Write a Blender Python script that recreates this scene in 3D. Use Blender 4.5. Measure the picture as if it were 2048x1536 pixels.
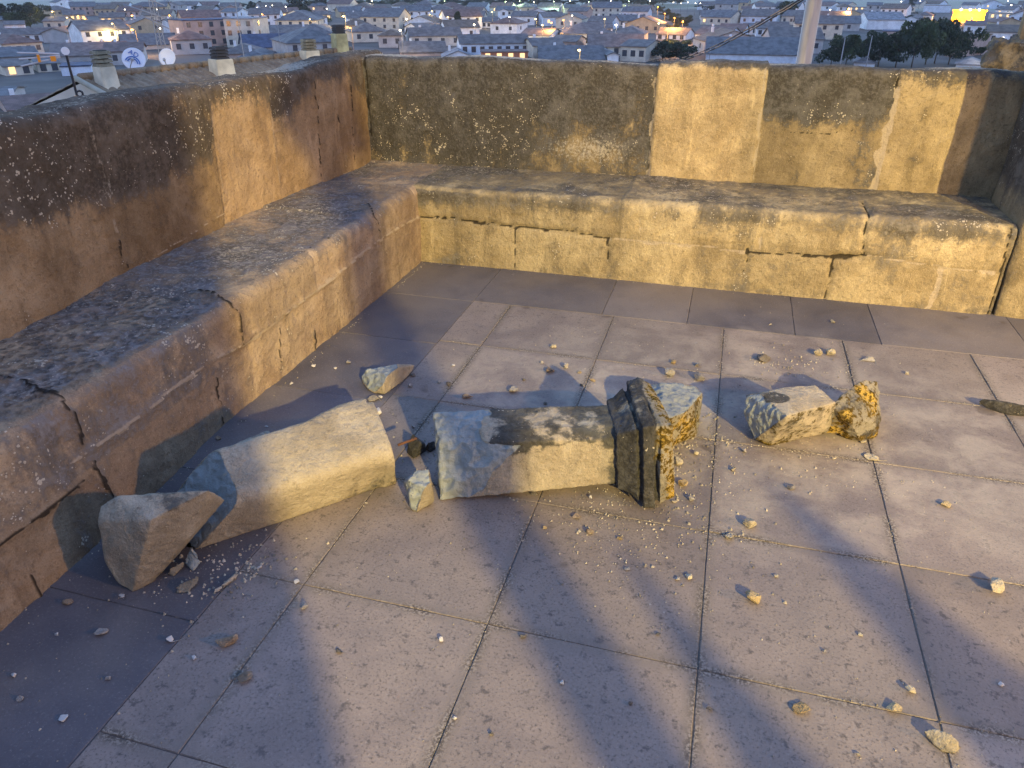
import bpy, bmesh, math, random
import numpy as np
from mathutils import Vector, Matrix, noise
from mathutils.bvhtree import BVHTree

for o in list(bpy.data.objects): bpy.data.objects.remove(o)
scene = bpy.context.scene
COL = scene.collection
rad = math.radians

# ------------------------------------------------------------------ camera
CAM = np.array([1.888, -4.449, 1.6495]); FPX = 1488.18; YAW = -.2751; PITCH = .4951
cd = bpy.data.cameras.new('camera'); cam = bpy.data.objects.new('camera', cd); COL.objects.link(cam)
cam.location = CAM; cam.rotation_mode = 'XYZ'
cam.rotation_euler = (math.pi/2-PITCH, 0.001, -YAW)
cd.sensor_fit = 'HORIZONTAL'; cd.sensor_width = 36; cd.lens = 36*FPX/2048
cd.clip_start = .05; cd.clip_end = 20000
scene.camera = cam
# ------------------------------------------------------------------ light
world = bpy.data.worlds.new('World'); scene.world = world; world.use_nodes = True
wn = world.node_tree.nodes; wl = world.node_tree.links
bg = wn['Background']
sky = wn.new('ShaderNodeTexSky'); sky.sky_type = 'NISHITA'; sky.sun_disc = False
SUN_EL, SUN_ROT = -1.5, 335
sky.sun_elevation = rad(SUN_EL); sky.sun_rotation = rad(SUN_ROT); sky.altitude = 300
sky.air_density = 1.0; sky.dust_density = 1.0; sky.ozone_density = 1.8
wb = wn.new('ShaderNodeMix'); wb.data_type = 'RGBA'; wb.blend_type = 'MULTIPLY'; wb.inputs[0].default_value = 1
wl.new(sky.outputs[0], wb.inputs[6]); wb.inputs[7].default_value = (.88, .99, 1.08, 1); wl.new(wb.outputs[2], bg.inputs[0]); bg.inputs[1].default_value = 0.15
scene.view_settings.view_transform = 'Standard'; scene.view_settings.look = 'None'
scene.view_settings.exposure = 5.58; scene.view_settings.gamma = 1
scene.view_settings.use_curve_mapping = False
scene.render.engine = 'CYCLES'

def flood_or_fill(name, loc, tgt, power, col, size, ang=70, blend=.35):
    l = bpy.data.lights.new(name, 'SPOT'); l.energy = power; l.color = col
    l.shadow_soft_size = size; l.spot_size = rad(ang); l.spot_blend = blend
    o = bpy.data.objects.new(name, l); COL.objects.link(o); o.location = loc
    o.rotation_euler = (Vector(tgt)-Vector(loc)).to_track_quat('-Z', 'Y').to_euler()
    return o
# the castle's own floodlights, far off behind to the right, and last an added fill
flood_or_fill('flood_or_fill', (10.0, -14.0, 6.5), (1.4, -.6, .3), 430, (1, .74, .27), .07, 40)
flood_or_fill('flood_or_fill', (14.5, -4.6, 4.4), (0, -1.6, .4), 78, (1, .55, .21), .15, 50)
flood_or_fill('flood_or_fill', (7.2, -13.0, 5.6), (2.2, -.8, .3), 110, (1, .66, .33), .3, 45)  # added fill lamp, lightens the shadow bands and the right wall end

# ------------------------------------------------------------------ helpers
def sm(a, b, x): 
    t = np.clip((x-a)/(b-a), 0, 1); return t*t*(3-2*t)
_F = np.array([math.sin(YAW)*math.cos(PITCH), math.cos(YAW)*math.cos(PITCH), -math.sin(PITCH)])
_R = np.array([math.cos(YAW), -math.sin(YAW), 0]); _U = np.cross(_R, _F)
def W(px, py, h=0., ax=2):
    """where a sight line meets the plane at height h (or x/y = h)"""
    d = _F*FPX+_R*(px-1024)+_U*(768-py); t = (h-CAM[ax])/d[ax]
    return CAM+d*t
def Wd(px, py, dist):
    """point at a horizontal distance"""
    d = _F*FPX+_R*(px-1024)+_U*(768-py); return CAM+d*(dist/math.hypot(d[0], d[1]))
def tag(o, label=None, cat=None, group=None, kind=None):
    if label: o['label'] = label
    if cat: o['category'] = cat
    if group: o['group'] = group
    if kind: o['kind'] = kind
    return o
def link(name, me, mat=None, parent=None):
    o = bpy.data.objects.new(name, me); COL.objects.link(o)
    if mat is not None and not me.materials: me.materials.append(mat)
    if parent is not None: o.parent = parent
    return o
def empty(name, loc=(0, 0, 0), rz=0):
    o = bpy.data.objects.new(name, None); COL.objects.link(o); o.location = loc
    o.rotation_euler = (0, 0, rz); o.empty_display_size = .1; return o
def grid_mesh(name, P, attrs=None, smooth=True):
    n, m = P.shape[:2]
    idx = np.arange(n*m).reshape(n, m)
    q = np.stack([idx[:-1, :-1], idx[1:, :-1], idx[1:, 1:], idx[:-1, 1:]], -1).reshape(-1, 4)
    me = bpy.data.meshes.new(name); me.from_pydata(P.reshape(-1, 3).tolist(), [], q.tolist())
    if smooth: me.polygons.foreach_set('use_smooth', [True]*len(me.polygons))
    for k, v in (attrs or {}).items():
        a = me.attributes.new(k, 'FLOAT', 'POINT'); a.data.foreach_set('value', np.asarray(v, dtype=np.float32).ravel())
    me.update(); return me
def nz(P, sc, off=0., oct=3):
    """fractal noise of an array of points"""
    return np.array([noise.fractal((x*sc+off, y*sc+off*.7, z*sc-off), 1.0, 2.0, oct) for x, y, z in P.reshape(-1, 3)]).reshape(P.shape[:-1])
class MB:
    """collects simple solids into one mesh"""
    def __init__(s): s.bm = bmesh.new()
    def box(s, c, d, rz=0, M=None):
        r = bmesh.ops.create_cube(s.bm, size=1)['verts']
        mt = Matrix.Translation(c) @ Matrix.Rotation(rz, 4, 'Z') @ Matrix.Diagonal((*d, 1))
        if M: mt = M @ mt
        bmesh.ops.transform(s.bm, matrix=mt, verts=r); return s
    def tube(s, a, b, r, r2=None, n=10):
        a, b = Vector(a), Vector(b); d = b-a
        v = bmesh.ops.create_cone(s.bm, cap_ends=True, segments=n, radius1=r, radius2=r if r2 is None else r2, depth=d.length)['verts']
        bmesh.ops.transform(s.bm, matrix=Matrix.Translation((a+b)/2) @ d.to_track_quat('Z', 'Y').to_matrix().to_4x4(), verts=v); return s
    def poly(s, pts, faces):
        vs = [s.bm.verts.new(p) for p in pts]
        for f in faces:
            try: s.bm.faces.new([vs[i] for i in f])
            except ValueError: pass
        return s
    def sph(s, c, r, sub=2, sc=(1, 1, 1)):
        v = bmesh.ops.create_icosphere(s.bm, subdivisions=sub, radius=r)['verts']
        bmesh.ops.transform(s.bm, matrix=Matrix.Translation(c) @ Matrix.Diagonal((*sc, 1)), verts=v); return s
    def mesh(s, name, smooth=False):
        bmesh.ops.recalc_face_normals(s.bm, faces=s.bm.faces)
        me = bpy.data.meshes.new(name); s.bm.to_mesh(me); s.bm.free()
        a = me.attributes.new('tint', 'FLOAT', 'POINT'); a.data.foreach_set('value', np.ones(len(me.vertices), dtype=np.float32))
        if smooth: me.polygons.foreach_set('use_smooth', [True]*len(me.polygons))
        return me
    def build(s, name, mat, parent=None, smooth=False): return link(name, s.mesh(name, smooth), mat, parent)

# ------------------------------------------------------------------ materials
class NT:
    def __init__(s, name):
        s.m = bpy.data.materials.new(name); s.m.use_nodes = True; s.t = s.m.node_tree
        s.n = s.t.nodes; s.l = s.t.links; s.b = s.n['Principled BSDF']
    def put(s, sock, v):
        if isinstance(v, bpy.types.NodeSocket): s.l.new(v, sock)
        elif v is not None:
            if isinstance(v, (tuple, list)) and len(v) == 3 and sock.type == 'RGBA': v = (*v, 1)
            sock.default_value = v
    def math(s, op, a, b=None, clamp=False):
        n = s.n.new('ShaderNodeMath'); n.operation = op; n.use_clamp = clamp
        s.put(n.inputs[0], a); s.put(n.inputs[1], b); return n.outputs[0]
    def attr(s, name):
        n = s.n.new('ShaderNodeAttribute'); n.attribute_name = name; return n.outputs['Fac']
    def ramp(s, x, a, b, lo=0., hi=1.):
        n = s.n.new('ShaderNodeMapRange'); n.interpolation_type = 'SMOOTHSTEP'
        for i, v in enumerate((x, a, b, lo, hi)): s.put(n.inputs[i], v)
        return n.outputs[0]
    def mix(s, f, a, b, mode='MIX'):
        n = s.n.new('ShaderNodeMix'); n.data_type = 'RGBA'; n.blend_type = mode
        s.put(n.inputs[0], f); s.put(n.inputs[6], a); s.put(n.inputs[7], b); return n.outputs[2]
    def coord(s, kind='Object'):
        if kind == 'World': return s.n.new('ShaderNodeNewGeometry').outputs['Position']
        return s.n.new('ShaderNodeTexCoord').outputs[kind]
    def mapping(s, v, scale, loc=(0, 0, 0)):
        n = s.n.new('ShaderNodeMapping'); s.put(n.inputs['Vector'], v)
        n.inputs['Scale'].default_value = scale; n.inputs['Location'].default_value = loc; return n.outputs[0]
    def noise(s, v, sc, det=4, rough=.55, dist=0.):
        n = s.n.new('ShaderNodeTexNoise'); s.put(n.inputs['Vector'], v); n.inputs['Scale'].default_value = sc
        n.inputs['Detail'].default_value = det; n.inputs['Roughness'].default_value = rough; n.inputs['Distortion'].default_value = dist
        return n.outputs['Fac']
    def voro(s, v, sc, feat='F1', out='Distance', rnd=1.):
        n = s.n.new('ShaderNodeTexVoronoi'); n.feature = feat; s.put(n.inputs['Vector'], v); n.inputs['Scale'].default_value = sc
        n.inputs['Randomness'].default_value = rnd; return n.outputs[out]
    def bump(s, h, strength=.5, dist=.01, prev=None):
        n = s.n.new('ShaderNodeBump'); s.put(n.inputs['Height'], h); n.inputs['Strength'].default_value = strength
        n.inputs['Distance'].default_value = dist
        if prev is not None: s.l.new(prev, n.inputs['Normal'])
        return n.outputs[0]
    def done(s, col, rough=.9, normal=None, spec=.25):
        s.put(s.b.inputs['Base Color'], col); s.put(s.b.inputs['Roughness'], rough); s.b.inputs['Specular IOR Level'].default_value = spec
        if normal is not None: s.l.new(normal, s.b.inputs['Normal'])
        return s.m

def plain(name, col, rough=.7, metal=0., spec=.3, var=.12, sc=3.):
    t = NT(name); v = t.coord('Object'); n = t.noise(v, sc, 3)
    c = t.mix(t.ramp(n, .3, .7), tuple(x*(1-var) for x in col), tuple(min(1, x*(1+var)) for x in col))
    t.b.inputs['Metallic'].default_value = metal
    return t.done(c, rough, spec=spec)
def glow(name, col, strength):
    m = bpy.data.materials.new(name); m.use_nodes = True; b = m.node_tree.nodes['Principled BSDF']
    b.inputs['Base Color'].default_value = (*[x*.5 for x in col], 1)
    b.inputs['Emission Color'].default_value = (*col, 1); b.inputs['Emission Strength'].default_value = strength
    return m

def stone(name, cA, cB, crust_col=(.045, .038, .03), fresh_col=(.20, .215, .21), specks=1., bump=1., grain=1., speck_col=(.52, .47, .38), kind='World', orange=(.44, .30, .06), chi=.86):
    """weathered sandstone; the masks (joint, mortar, crust, fresh, lichen, tint, pit) are mesh attributes"""
    t = NT(name); v = t.coord(kind)
    n1 = t.noise(v, 2.1, 5, .6, .3); n2 = t.noise(v, 9, 6, .65); n3 = t.noise(v, 55, 5, .7); n4 = t.noise(v, 190, 3, .7)
    c = t.mix(t.ramp(n1, .35, .68), cA, cB)
    c = t.mix(t.ramp(n2, .45, .75, 0, .45), c, tuple(x*.55 for x in cA))
    c = t.mix(t.ramp(n2, .50, .28, 0, .35), c, tuple(min(1, x*1.35) for x in cB))
    ns = t.noise(t.mapping(v, (1, 1, .28)), 6.5, 5, .65, .5)
    c = t.mix(t.ramp(ns, .52, .70, 0, .50), c, tuple(x*.50 for x in cA)); c = t.mix(t.ramp(ns, .46, .32, 0, .40), c, tuple(min(1, x*1.4) for x in cB))
    # tiny dark pores and pale grains
    c = t.mix(t.ramp(n3, .52, .70, 0, .55*grain), c, tuple(x*.42 for x in cA))
    c = t.mix(t.ramp(n4, .54, .70, 0, .30*grain), c, tuple(min(1, x*1.6) for x in cB))
    c = t.mix(t.ramp(n4, .46, .32, 0, .30*grain), c, tuple(x*.4 for x in cA))
    # per-block tint
    tn = t.attr('tint'); c = t.mix(1., c, tn, 'MULTIPLY')
    # freshly broken faces
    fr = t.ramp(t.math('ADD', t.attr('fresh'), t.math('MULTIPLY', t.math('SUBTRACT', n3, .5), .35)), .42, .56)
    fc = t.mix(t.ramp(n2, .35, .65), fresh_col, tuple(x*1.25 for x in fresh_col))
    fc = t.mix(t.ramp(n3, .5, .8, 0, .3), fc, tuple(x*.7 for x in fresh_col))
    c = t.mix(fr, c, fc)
    # dark weathering crust with ragged, mottled edge
    cr = t.math('ADD', t.attr('crust'), t.math('MULTIPLY', t.math('SUBTRACT', n2, .5), 1.15))
    cr = t.math('ADD', cr, t.math('ADD', t.math('MULTIPLY', t.math('SUBTRACT', n3, .5), .85), t.math('MULTIPLY', t.math('SUBTRACT', ns, .5), 1.2)))
    crm = t.ramp(cr, .30, chi, 0, .93)
    cc = t.mix(t.ramp(n3, .42, .70), crust_col, tuple(x*2.6 for x in crust_col)); cc = t.mix(t.ramp(n2, .45, .62, 0, .6), cc, tuple(x*3.2 for x in crust_col)); cc = t.mix(t.ramp(n1, .44, .60, 0, .5), cc, tuple(x*.8 for x in crust_col))
    c = t.mix(crm, c, cc)
    # lichen: pale specks clustered on the crust
    vd = t.voro(t.mix(.06, v, t.n.new('ShaderNodeTexNoise').outputs['Color']), 80)
    thr = t.math('MULTIPLY', t.math('ADD', t.math('MULTIPLY', t.ramp(n1, .40, .62), t.ramp(cr, .15, .7)), t.ramp(n2, .50, .68, 0, .7)), .33*specks)
    thr = t.math('MULTIPLY', thr, t.ramp(t.noise(v, 24, 3), .42, .62))
    sp = t.math('LESS_THAN', vd, thr)
    sp = t.math('MULTIPLY', sp, t.math('SUBTRACT', 1., fr))
    c = t.mix(t.math('MULTIPLY', sp, .8), c, speck_col)
    # larger grey-white patches
    lp = t.ramp(t.math('ADD', t.attr('pale'), t.math('MULTIPLY', t.math('SUBTRACT', n3, .5), 1.6)), .5, .85, 0, .7)
    c = t.mix(lp, c, tuple(x*.85 for x in speck_col))
    # orange lichen
    li = t.ramp(t.math('ADD', t.attr('lichen'), t.math('ADD', t.math('MULTIPLY', t.math('SUBTRACT', n3, .5), 1.6), t.math('MULTIPLY', t.math('SUBTRACT', n2, .5), 1.2))), .45, .62)
    c = t.mix(li, c, t.mix(t.ramp(n3, .42, .56), orange, tuple(x*.16 for x in orange)))
    # mortar, then open joints
    mo = t.attr('mortar'); c = t.mix(t.ramp(t.math('ADD', mo, t.math('MULTIPLY', t.math('SUBTRACT', n3, .5), .8)), .35, .75, 0, .72), c, (.40, .34, .26))
    jo = t.attr('joint'); c = t.mix(t.ramp(jo, .35, .9, 0, .9), c, (.02, .017, .014))
    h = t.math('ADD', t.math('MULTIPLY', n2, .9), t.math('ADD', t.math('MULTIPLY', n3, .62), t.math('MULTIPLY', n4, .16)))
    h = t.math('ADD', h, t.math('MULTIPLY', sp, .10))
    nrm = t.bump(h, .85*bump, .022)
    # hammered pits
    pv = t.voro(t.mix(.10, v, t.n.new('ShaderNodeTexNoise').outputs['Color']), 33); pv = t.math('ADD', pv, t.math('MULTIPLY', t.math('SUBTRACT', n3, .5), .5)); pk = t.ramp(pv, .12, .55); pit = t.math('MULTIPLY', t.attr('pit'), pk)
    c = t.mix(t.math('MULTIPLY', t.attr('pit'), t.ramp(pv, .42, .15, 0, .4)), c, tuple(x*.9 for x in crust_col))
    nrm = t.bump(pit, .55, .013, nrm)
    return t.done(c, .93, nrm, .12)
# ================================================================== TERRACE
HS, H = .5, 1.2055          # seat height, parapet height
M_wall = stone('sandstone_parapet', (.22, .148, .082), (.34, .245, .148), (.052, .044, .036), chi=.80)
M_back = stone('sandstone_back_parapet', (.22, .170, .10), (.37, .295, .175), (.044, .043, .042), chi=.72)
M_seat = stone('sandstone_seat', (.23, .165, .11), (.34, .265, .18), (.085, .080, .078), specks=1.3)
M_tower = plain('rough_tower_stone', (.27, .20, .13), .95, var=.25, sc=1.2)

def seg_dist(px, py, pts):
    d = np.full(px.shape, 9.)
    for (ax, ay), (bx, by) in zip(pts[:-1], pts[1:]):
        vx, vy = bx-ax, by-ay; L = vx*vx+vy*vy+1e-12
        t = np.clip(((px-ax)*vx+(py-ay)*vy)/L, 0, 1)
        d = np.minimum(d, np.hypot(px-ax-t*vx, py-ay-t*vy))
    return d
def normals(P):
    du = np.gradient(P, axis=0); dv = np.gradient(P, axis=1)
    n = np.cross(du, dv); return n/np.maximum(np.linalg.norm(n, axis=-1, keepdims=True), 1e-9)

def sweep(name, tv, prof, joints, axis, mat, rough=.004, big=.012, crustf=None, tintf=None, palef=None, pitf=None, flip=False, seed=0.):
    """a stone course swept along the wall: t runs along it, the profile round its section.
    joints: (points in (t, s), half width, depth, pale mortar 0..1); s runs up the face, then on over the top"""
    P = np.array([[p for p, s in prof(t)] for t in tv]); Sv = np.array([[s for p, s in prof(t)] for t in tv])
    T = np.repeat(np.asarray(tv)[:, None], P.shape[1], 1)
    N = normals(P)*(-1 if flip else 1)
    n_big = nz(P, 1.7, seed, 3); n_mid = nz(P, 9, seed+5, 3); n_f = nz(P, 34, seed+9, 2)
    wob = n_mid*.012+n_f*.006
    J = np.zeros(T.shape); MO = np.zeros(T.shape); D = np.zeros(T.shape)
    for pts, w, dep, mo in joints:
        d = seg_dist(T+wob, Sv+wob*.8, pts)
        ww = w*np.clip(1+n_mid*1.3, .6, 2.)
        k = 1-sm(ww*.5, ww*1.5, d)
        if mo: MO = np.maximum(MO, k*mo*1.2)
        else: J = np.maximum(J, k)
        D = np.maximum(D, k*dep)
        D = np.maximum(D, (1-sm(ww*1.0, ww*1.0+.03, d))*dep*.25)
    disp = n_big*big+n_mid*big*.45+n_f*rough-D
    if tintf: disp = disp+(tintf(T, Sv)-1)*.035
    P = P+N*disp[..., None]
    at = dict(joint=J, mortar=MO, crust=crustf(T, Sv, n_big, n_mid) if crustf else 0*T, tint=tintf(T, Sv) if tintf else 1+0*T,
              fresh=0*T, lichen=0*T, pale=palef(T, Sv, n_big) if palef else 0*T, pit=pitf(T, Sv) if pitf else 0*T)
    me = grid_mesh(name, P if not flip else P[::-1], {k: (v if not flip else v[::-1]) for k, v in at.items()})
    return link(name, me, mat)

def steps(a, b, da, extra=()):
    return np.linspace(a, b, int(abs(b-a)/da)+1).tolist()
def pl(y, tab):
    ys = [q[0] for q in tab]; return float(np.interp(y, ys, [q[1] for q in tab]))
base_tab = [(-9, .02), (-3.35, .035), (-2.66, .02), (-2.17, -.012), (-1.43, -.006), (0, 0)]
edge_tab = [(-9, 0), (-2.8, -.018), (-2.0, .018), (-.7, .0), (0, 0)]
jnt_tab = [(-9, -.56), (-2.6, -.575), (-1.85, -.655), (-.8, -.675), (0, -.635), (.76, -.62)]

def arc(c, r, a0, a1, n): return [(c[0]+r*math.cos(rad(a0+(a1-a0)*i/n)), c[1]+r*math.sin(rad(a0+(a1-a0)*i/n))) for i in range(n+1)]
def prof_pts(lst, step):
    out = [lst[0]]
    for a, b in zip(lst[:-1], lst[1:]):
        n = max(1, int(math.hypot(b[0]-a[0], b[1]-a[1])/step))
        out += [(a[0]+(b[0]-a[0])*i/n, a[1]+(b[1]-a[1])*i/n) for i in range(1, n+1)]
    return out
# fixed sections resampled once, bent per t
def sec_bench(r=.055):
    a = arc((-r, HS-r), r, 0, 90, 6); return prof_pts([(0, -.03)]+a+[(-.70, HS+.004)], .012)
SEC_B = sec_bench()
def sec_wall(r=.05, th=.30, step=.012):
    lst = [(0, HS-.03)]+arc((-r, H-r), r, 0, 90, 5)+arc((-th+r, H-r-.01), r, 90, 180, 4)+[(-th, .5)]
    return prof_pts(lst, step)+[(-th, -.6)]
SEC_W = sec_wall()
def arclen(sec):
    s = [sec[0][1]]
    for a, b in zip(sec[:-1], sec[1:]): s.append(s[-1]+math.hypot(b[0]-a[0], b[1]-a[1]))
    return s
SB, SW = arclen(SEC_B), arclen(SEC_W)

# pixel helpers that read joint lines off the photograph's own planes: (t, s)
def LB(px, py):                      # left bench: face (x = 0) or seat (z = HS)
    p = W(px, py, 0., 0)
    if p[2] <= HS-.02: return (p[1], p[2])
    p = W(px, py, HS); return (p[1], HS-.02-p[0]+.0)
def LW(px, py):
    p = W(px, py, -.64, 0); return (p[1], p[2])
def BB(px, py):
    p = W(px, py, 0., 1)
    if p[2] <= HS-.02: return (p[0], p[2])
    p = W(px, py, HS); return (p[0], HS-.02+p[1])
def BW(px, py):
    p = W(px, py, .629, 1); return (p[0], p[2])

# ---- left bench
tv = steps(-7.5, -3.4, .08)+steps(-3.38, .66, .012)
def prof_lb(y):
    b, e = pl(y, base_tab), pl(y, edge_tab)
    return [((x+(b+(e-b)*min(1, max(0, z/HS))), y, z), s) for (x, z), s in zip(SEC_B, SB)]
J = .0060
lb_j = [([LB(*q) for q in [(836, 432), (800, 451), (747, 487), (680, 543), (620, 588), (520, 665), (470, 700)]], J, .010, .9),
        ([LB(*q) for q in [(470, 700), (424, 720), (355, 768), (322, 797), (257, 847), (193, 893), (150, 918)]], J, .008, .8),
        ([(LB(150, 918)[0], .22), (-3.6, .235), (-7.5, .24)], J, .010, 0),
        ([LB(*q) for q in [(631, 660), (632, 700)]], J, .015, 0),
        ([LB(*q) for q in [(726, 512), (730, 560), (733, 590)]], .003, .006, .5),
        ([LB(*q) for q in [(560, 640), (562, 690), (565, 745)]], .003, .004, 0),
        ([LB(*q) for q in [(433, 738), (440, 785), (451, 843)]], .0055, .016, 0),
        ([LB(*q) for q in [(179, 922), (196, 950), (212, 985), (220, 1006)]], .0065, .018, 0),
        ([LB(*q) for q in [(738, 410), (745, 425), (752, 445), (755, 470)]], J, .012, 0),
        ([LB(*q) for q in [(395, 583), (440, 600), (462, 618)]]+[LB(*q) for q in [(470, 632), (475, 655), (480, 690)]], .007, .018, 0),
        ([LB(*q) for q in [(0, 760), (60, 772), (125, 790)]]+[LB(*q) for q in [(140, 800), (155, 830), (168, 880)]], .006, .016, 0),
        ([LB(*q) for q in [(600, 500), (660, 470)]], .002, .003, 0),
        ([(-3.55, -.05), (-3.56, .23)], J, .014, 0), ([(-3.2, -.05), (-3.22, .11)], .005, .012, 0),
        ([(-4.1, .24), (-4.12, 1.2)], J, .014, 0), ([(-4.6, -.05), (-4.6, .24)], J, .014, 0), ([(-5.4, .24), (-5.4, 1.2)], J, .014, 0)]
def lb_crust(T, s, nb, nm):
    top = sm(HS-.02, HS+.06, s)                    # seat
    edge = np.exp(-((s-(HS-.03))/.055)**2)
    c = .50*top+.36*edge*sm(-2.6, -1.0, T)+.14+nb*.35
    up = (s > .24)*(s < HS)
    c += up*.30*sm(-2.05, -2.3, T)*(1-sm(-3.0, -3.4, T))
    c -= .25*(top)*sm(HS+.12, HS+.0, s)*sm(-2.0, -2.4, T)
    return c
lbH = [(-7.5, .24), (-3.6, .235)]+sorted(LB(*q) for q in [(836, 432), (747, 487), (620, 588), (470, 700), (355, 768), (257, 847), (150, 918)])
def lb_tint(T, s):
    up = s > np.interp(T, [q[0] for q in lbH], [q[1] for q in lbH])
    k = np.where(up, np.floor((T+.7)/.65), np.floor((T+.2)/.55)+40)
    r = np.abs(np.sin(k*12.9898)*43758.5453) % 1
    return .84+.30*r+.12*(s > .30)
def lb_pit(T, s): return sm(HS, HS+.05, s)*sm(-1.95, -2.15, T)*(1-sm(-2.95, -3.05, T))+sm(HS, HS+.05, s)*.18
lb = sweep('stone_bench', tv, prof_lb, lb_j, 1, M_seat, .004, .011, lb_crust, lb_tint, lambda T, s, nb: .46*sm(HS+.02, HS+.1, s)+.12*nb, lb_pit, flip=True, seed=3)
tag(lb, 'long brown stone bench built along the foot of the left parapet', 'bench', 'stone benches round the terrace')

# ---- left parapet
tv = steps(-7.5, -2.9, .08)+steps(-2.88, 1.0, .012)
def prof_lw(y):
    x0 = pl(y, jnt_tab)
    f = lambda z: x0+(-.632-x0)*min(1, max(0, (z-HS)/(H-HS)))
    top = .005*math.sin(y*2.3)+.005*math.sin(y*7.1)
    return [((x+f(z), y, z+top*float(sm(H-.35, H-.02, z))), s) for (x, z), s in zip(SEC_W, SW)]
lw_j = [([LW(*q) for q in [(172, 240), (205, 340), (240, 470)]], .007, .003, .45), ([LW(*q) for q in [(238, 480), (246, 525), (250, 542)]], .005, .016, 0),
        ([LW(*q) for q in [(415, 195), (432, 280), (450, 375), (456, 420)]], .004, .012, .55),
        ([LW(*q) for q in [(535, 172), (550, 260), (568, 398)]], .0045, .010, .6),
        ([LW(*q) for q in [(627, 160), (634, 240), (642, 350)]], .004, .012, 0),
        ([LW(*q) for q in [(672, 226), (676, 245)]], .003, .012, 0),
        ([LW(*q) for q in [(692, 145), (698, 220), (705, 318)]], .004, .012, 0),
        ([LW(*q) for q in [(755, 318), (650, 360)]], .004, .004, .5),
        ([LW(456, 424), LW(380, 470), LW(300, 520)], .004, .005, .6),
        ([(-3.3, .4), (-3.35, 1.3)], .006, .014, 0), ([(-4.4, .4), (-4.4, 1.3)], .006, .014, 0), ([(-5.4, .4), (-5.4, 1.3)], .006, .014, 0)]
jx = [LW(172, 240)[0]-.05, LW(430, 300)[0], LW(550, 260)[0], LW(634, 240)[0], LW(698, 220)[0]]
print('left joints at y', [round(v, 2) for v in jx])
def lw_crust(T, s, nb, nm):
    h = (s-HS)/(H-HS)
    lim = np.interp(T, [-3, jx[0], jx[1]-.04, jx[1]+.04, jx[2]-.02, jx[2]+.02, jx[3], jx[4], .7], [.50, .46, .46, .84, .78, .62, .86, .72, .5])
    return .95*sm(lim-.14, lim+.16, h)+nb*.35-.02+.12*(s > H+.02)*nm
def lw_tint(T, s):
    k = sum((T > j).astype(float) for j in jx)
    return np.choose(k.astype(int), [.95, .78, 1.18, 1.22, 1.05, .80])
lw = sweep('parapet_wall', tv, prof_lw, lw_j, 1, M_wall, .0035, .012, lw_crust, lw_tint,
           lambda T, s, nb: .30*np.exp(-((s-.86)/.10)**2)*(T < jx[0]+.1)*(1+nb)+.62*sm(H-.01, H+.05, s)*(nb*.8+.75), None, flip=True, seed=11)
tag(lw, 'left ochre sandstone parapet darkened by lichen along its top', 'wall', 'parapets of the terrace')

# ---- back bench (t = x)
def prof_bb(x):
    return [((x, -px_+(.0), z), s) for (px_, z), s in zip(SEC_B, SB)]
XP = 3.405
tv = steps(-.035, XP+.02, .012)
bb_j = [([BB(*q) for q in [(838, 433), (900, 437), (1029, 455), (1120, 462), (1213, 478)]], J, .012, 0),
        ([BB(*q) for q in [(1213, 478), (1350, 488), (1495, 504)]], J, .005, .9),
        ([BB(*q) for q in [(1495, 504), (1600, 510), (1668, 514), (1730, 512)]], J, .008, 0),
        ([BB(*q) for q in [(1730, 512), (1885, 534), (1990, 546)]], J, .008, .8),
        ([BB(*q) for q in [(1059, 384), (1062, 415), (1066, 452)]], .004, .010, .3),
        ([BB(*q) for q in [(1279, 410), (1280, 440), (1282, 470)]], .005, .008, .6),
        ([BB(*q) for q in [(1524, 430), (1524, 460), (1522, 495)]], .005, .008, .7),
        ([BB(*q) for q in [(1725, 405), (1738, 430)]]+[BB(*q) for q in [(1731, 450), (1728, 480), (1724, 508)]], .0055, .018, 0),
        ([BB(*q) for q in [(1030, 455), (1029, 490), (1032, 532)]], .003, .006, 0),
        ([BB(*q) for q in [(1216, 478), (1214, 505), (1212, 520)]], .0065, .018, 0), ([BB(1212, 520), BB(1218, 555)], .004, .006, .5),
        ([BB(*q) for q in [(1497, 497), (1492, 520), (1486, 545)]], .005, .018, 0), ([BB(1486, 545), BB(1480, 583)], .003, .006, .2),
        ([BB(*q) for q in [(1668, 515), (1660, 555), (1650, 597)]], .0065, .018, 0),
        ([BB(*q) for q in [(1880, 538), (1874, 575), (1858, 614)]], .012, .004, 1.),
        ([(XP-.005, -.05), (XP+.01, .2), (XP-.01, .5)], .007, .02, 0),
        ([BB(*q) for q in [(1665, 514), (1718, 514)]], .010, .03, 0)]
def bb_crust_shade(T, s, nb, nm):
    top = sm(HS-.02, HS+.05, s); edge = np.exp(-((s-(HS-.05))/.06)**2)
    c = .56*top+.50*edge+.16+nb*.4
    c += .40*(1-sm(.0, .85, T))*(s < HS-.02)*(.5+.8*sm(.2, .45, s))  # left end darkened in the colour for the shadow in the corner
    c += .22*np.exp(-((s-.02)/.03)**2)
    return c
bbH = [BB(*q) for q in [(838, 433), (1029, 455), (1213, 478), (1495, 504), (1668, 514), (1730, 512), (1885, 534), (1990, 546)]]
def bb_tint(T, s):
    k = np.where(s > np.interp(T, [q[0] for q in bbH], [q[1] for q in bbH]), np.floor(T/.66), np.floor((T+.1)/.62)+30)
    r = np.abs(np.sin(k*78.233)*43758.5453) % 1
    return .90+.24*r+.10*sm(1.0, 3.0, T)+.10*(s > .30)
bb = sweep('stone_bench', tv, prof_bb, bb_j, 0, M_back if False else None, .004, .009, bb_crust_shade, bb_tint, lambda T, s, nb: .46*sm(HS+.02, HS+.1, s)+.15*nb, lambda T, s: .25*sm(HS, HS+.05, s), flip=False, seed=23)
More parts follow.
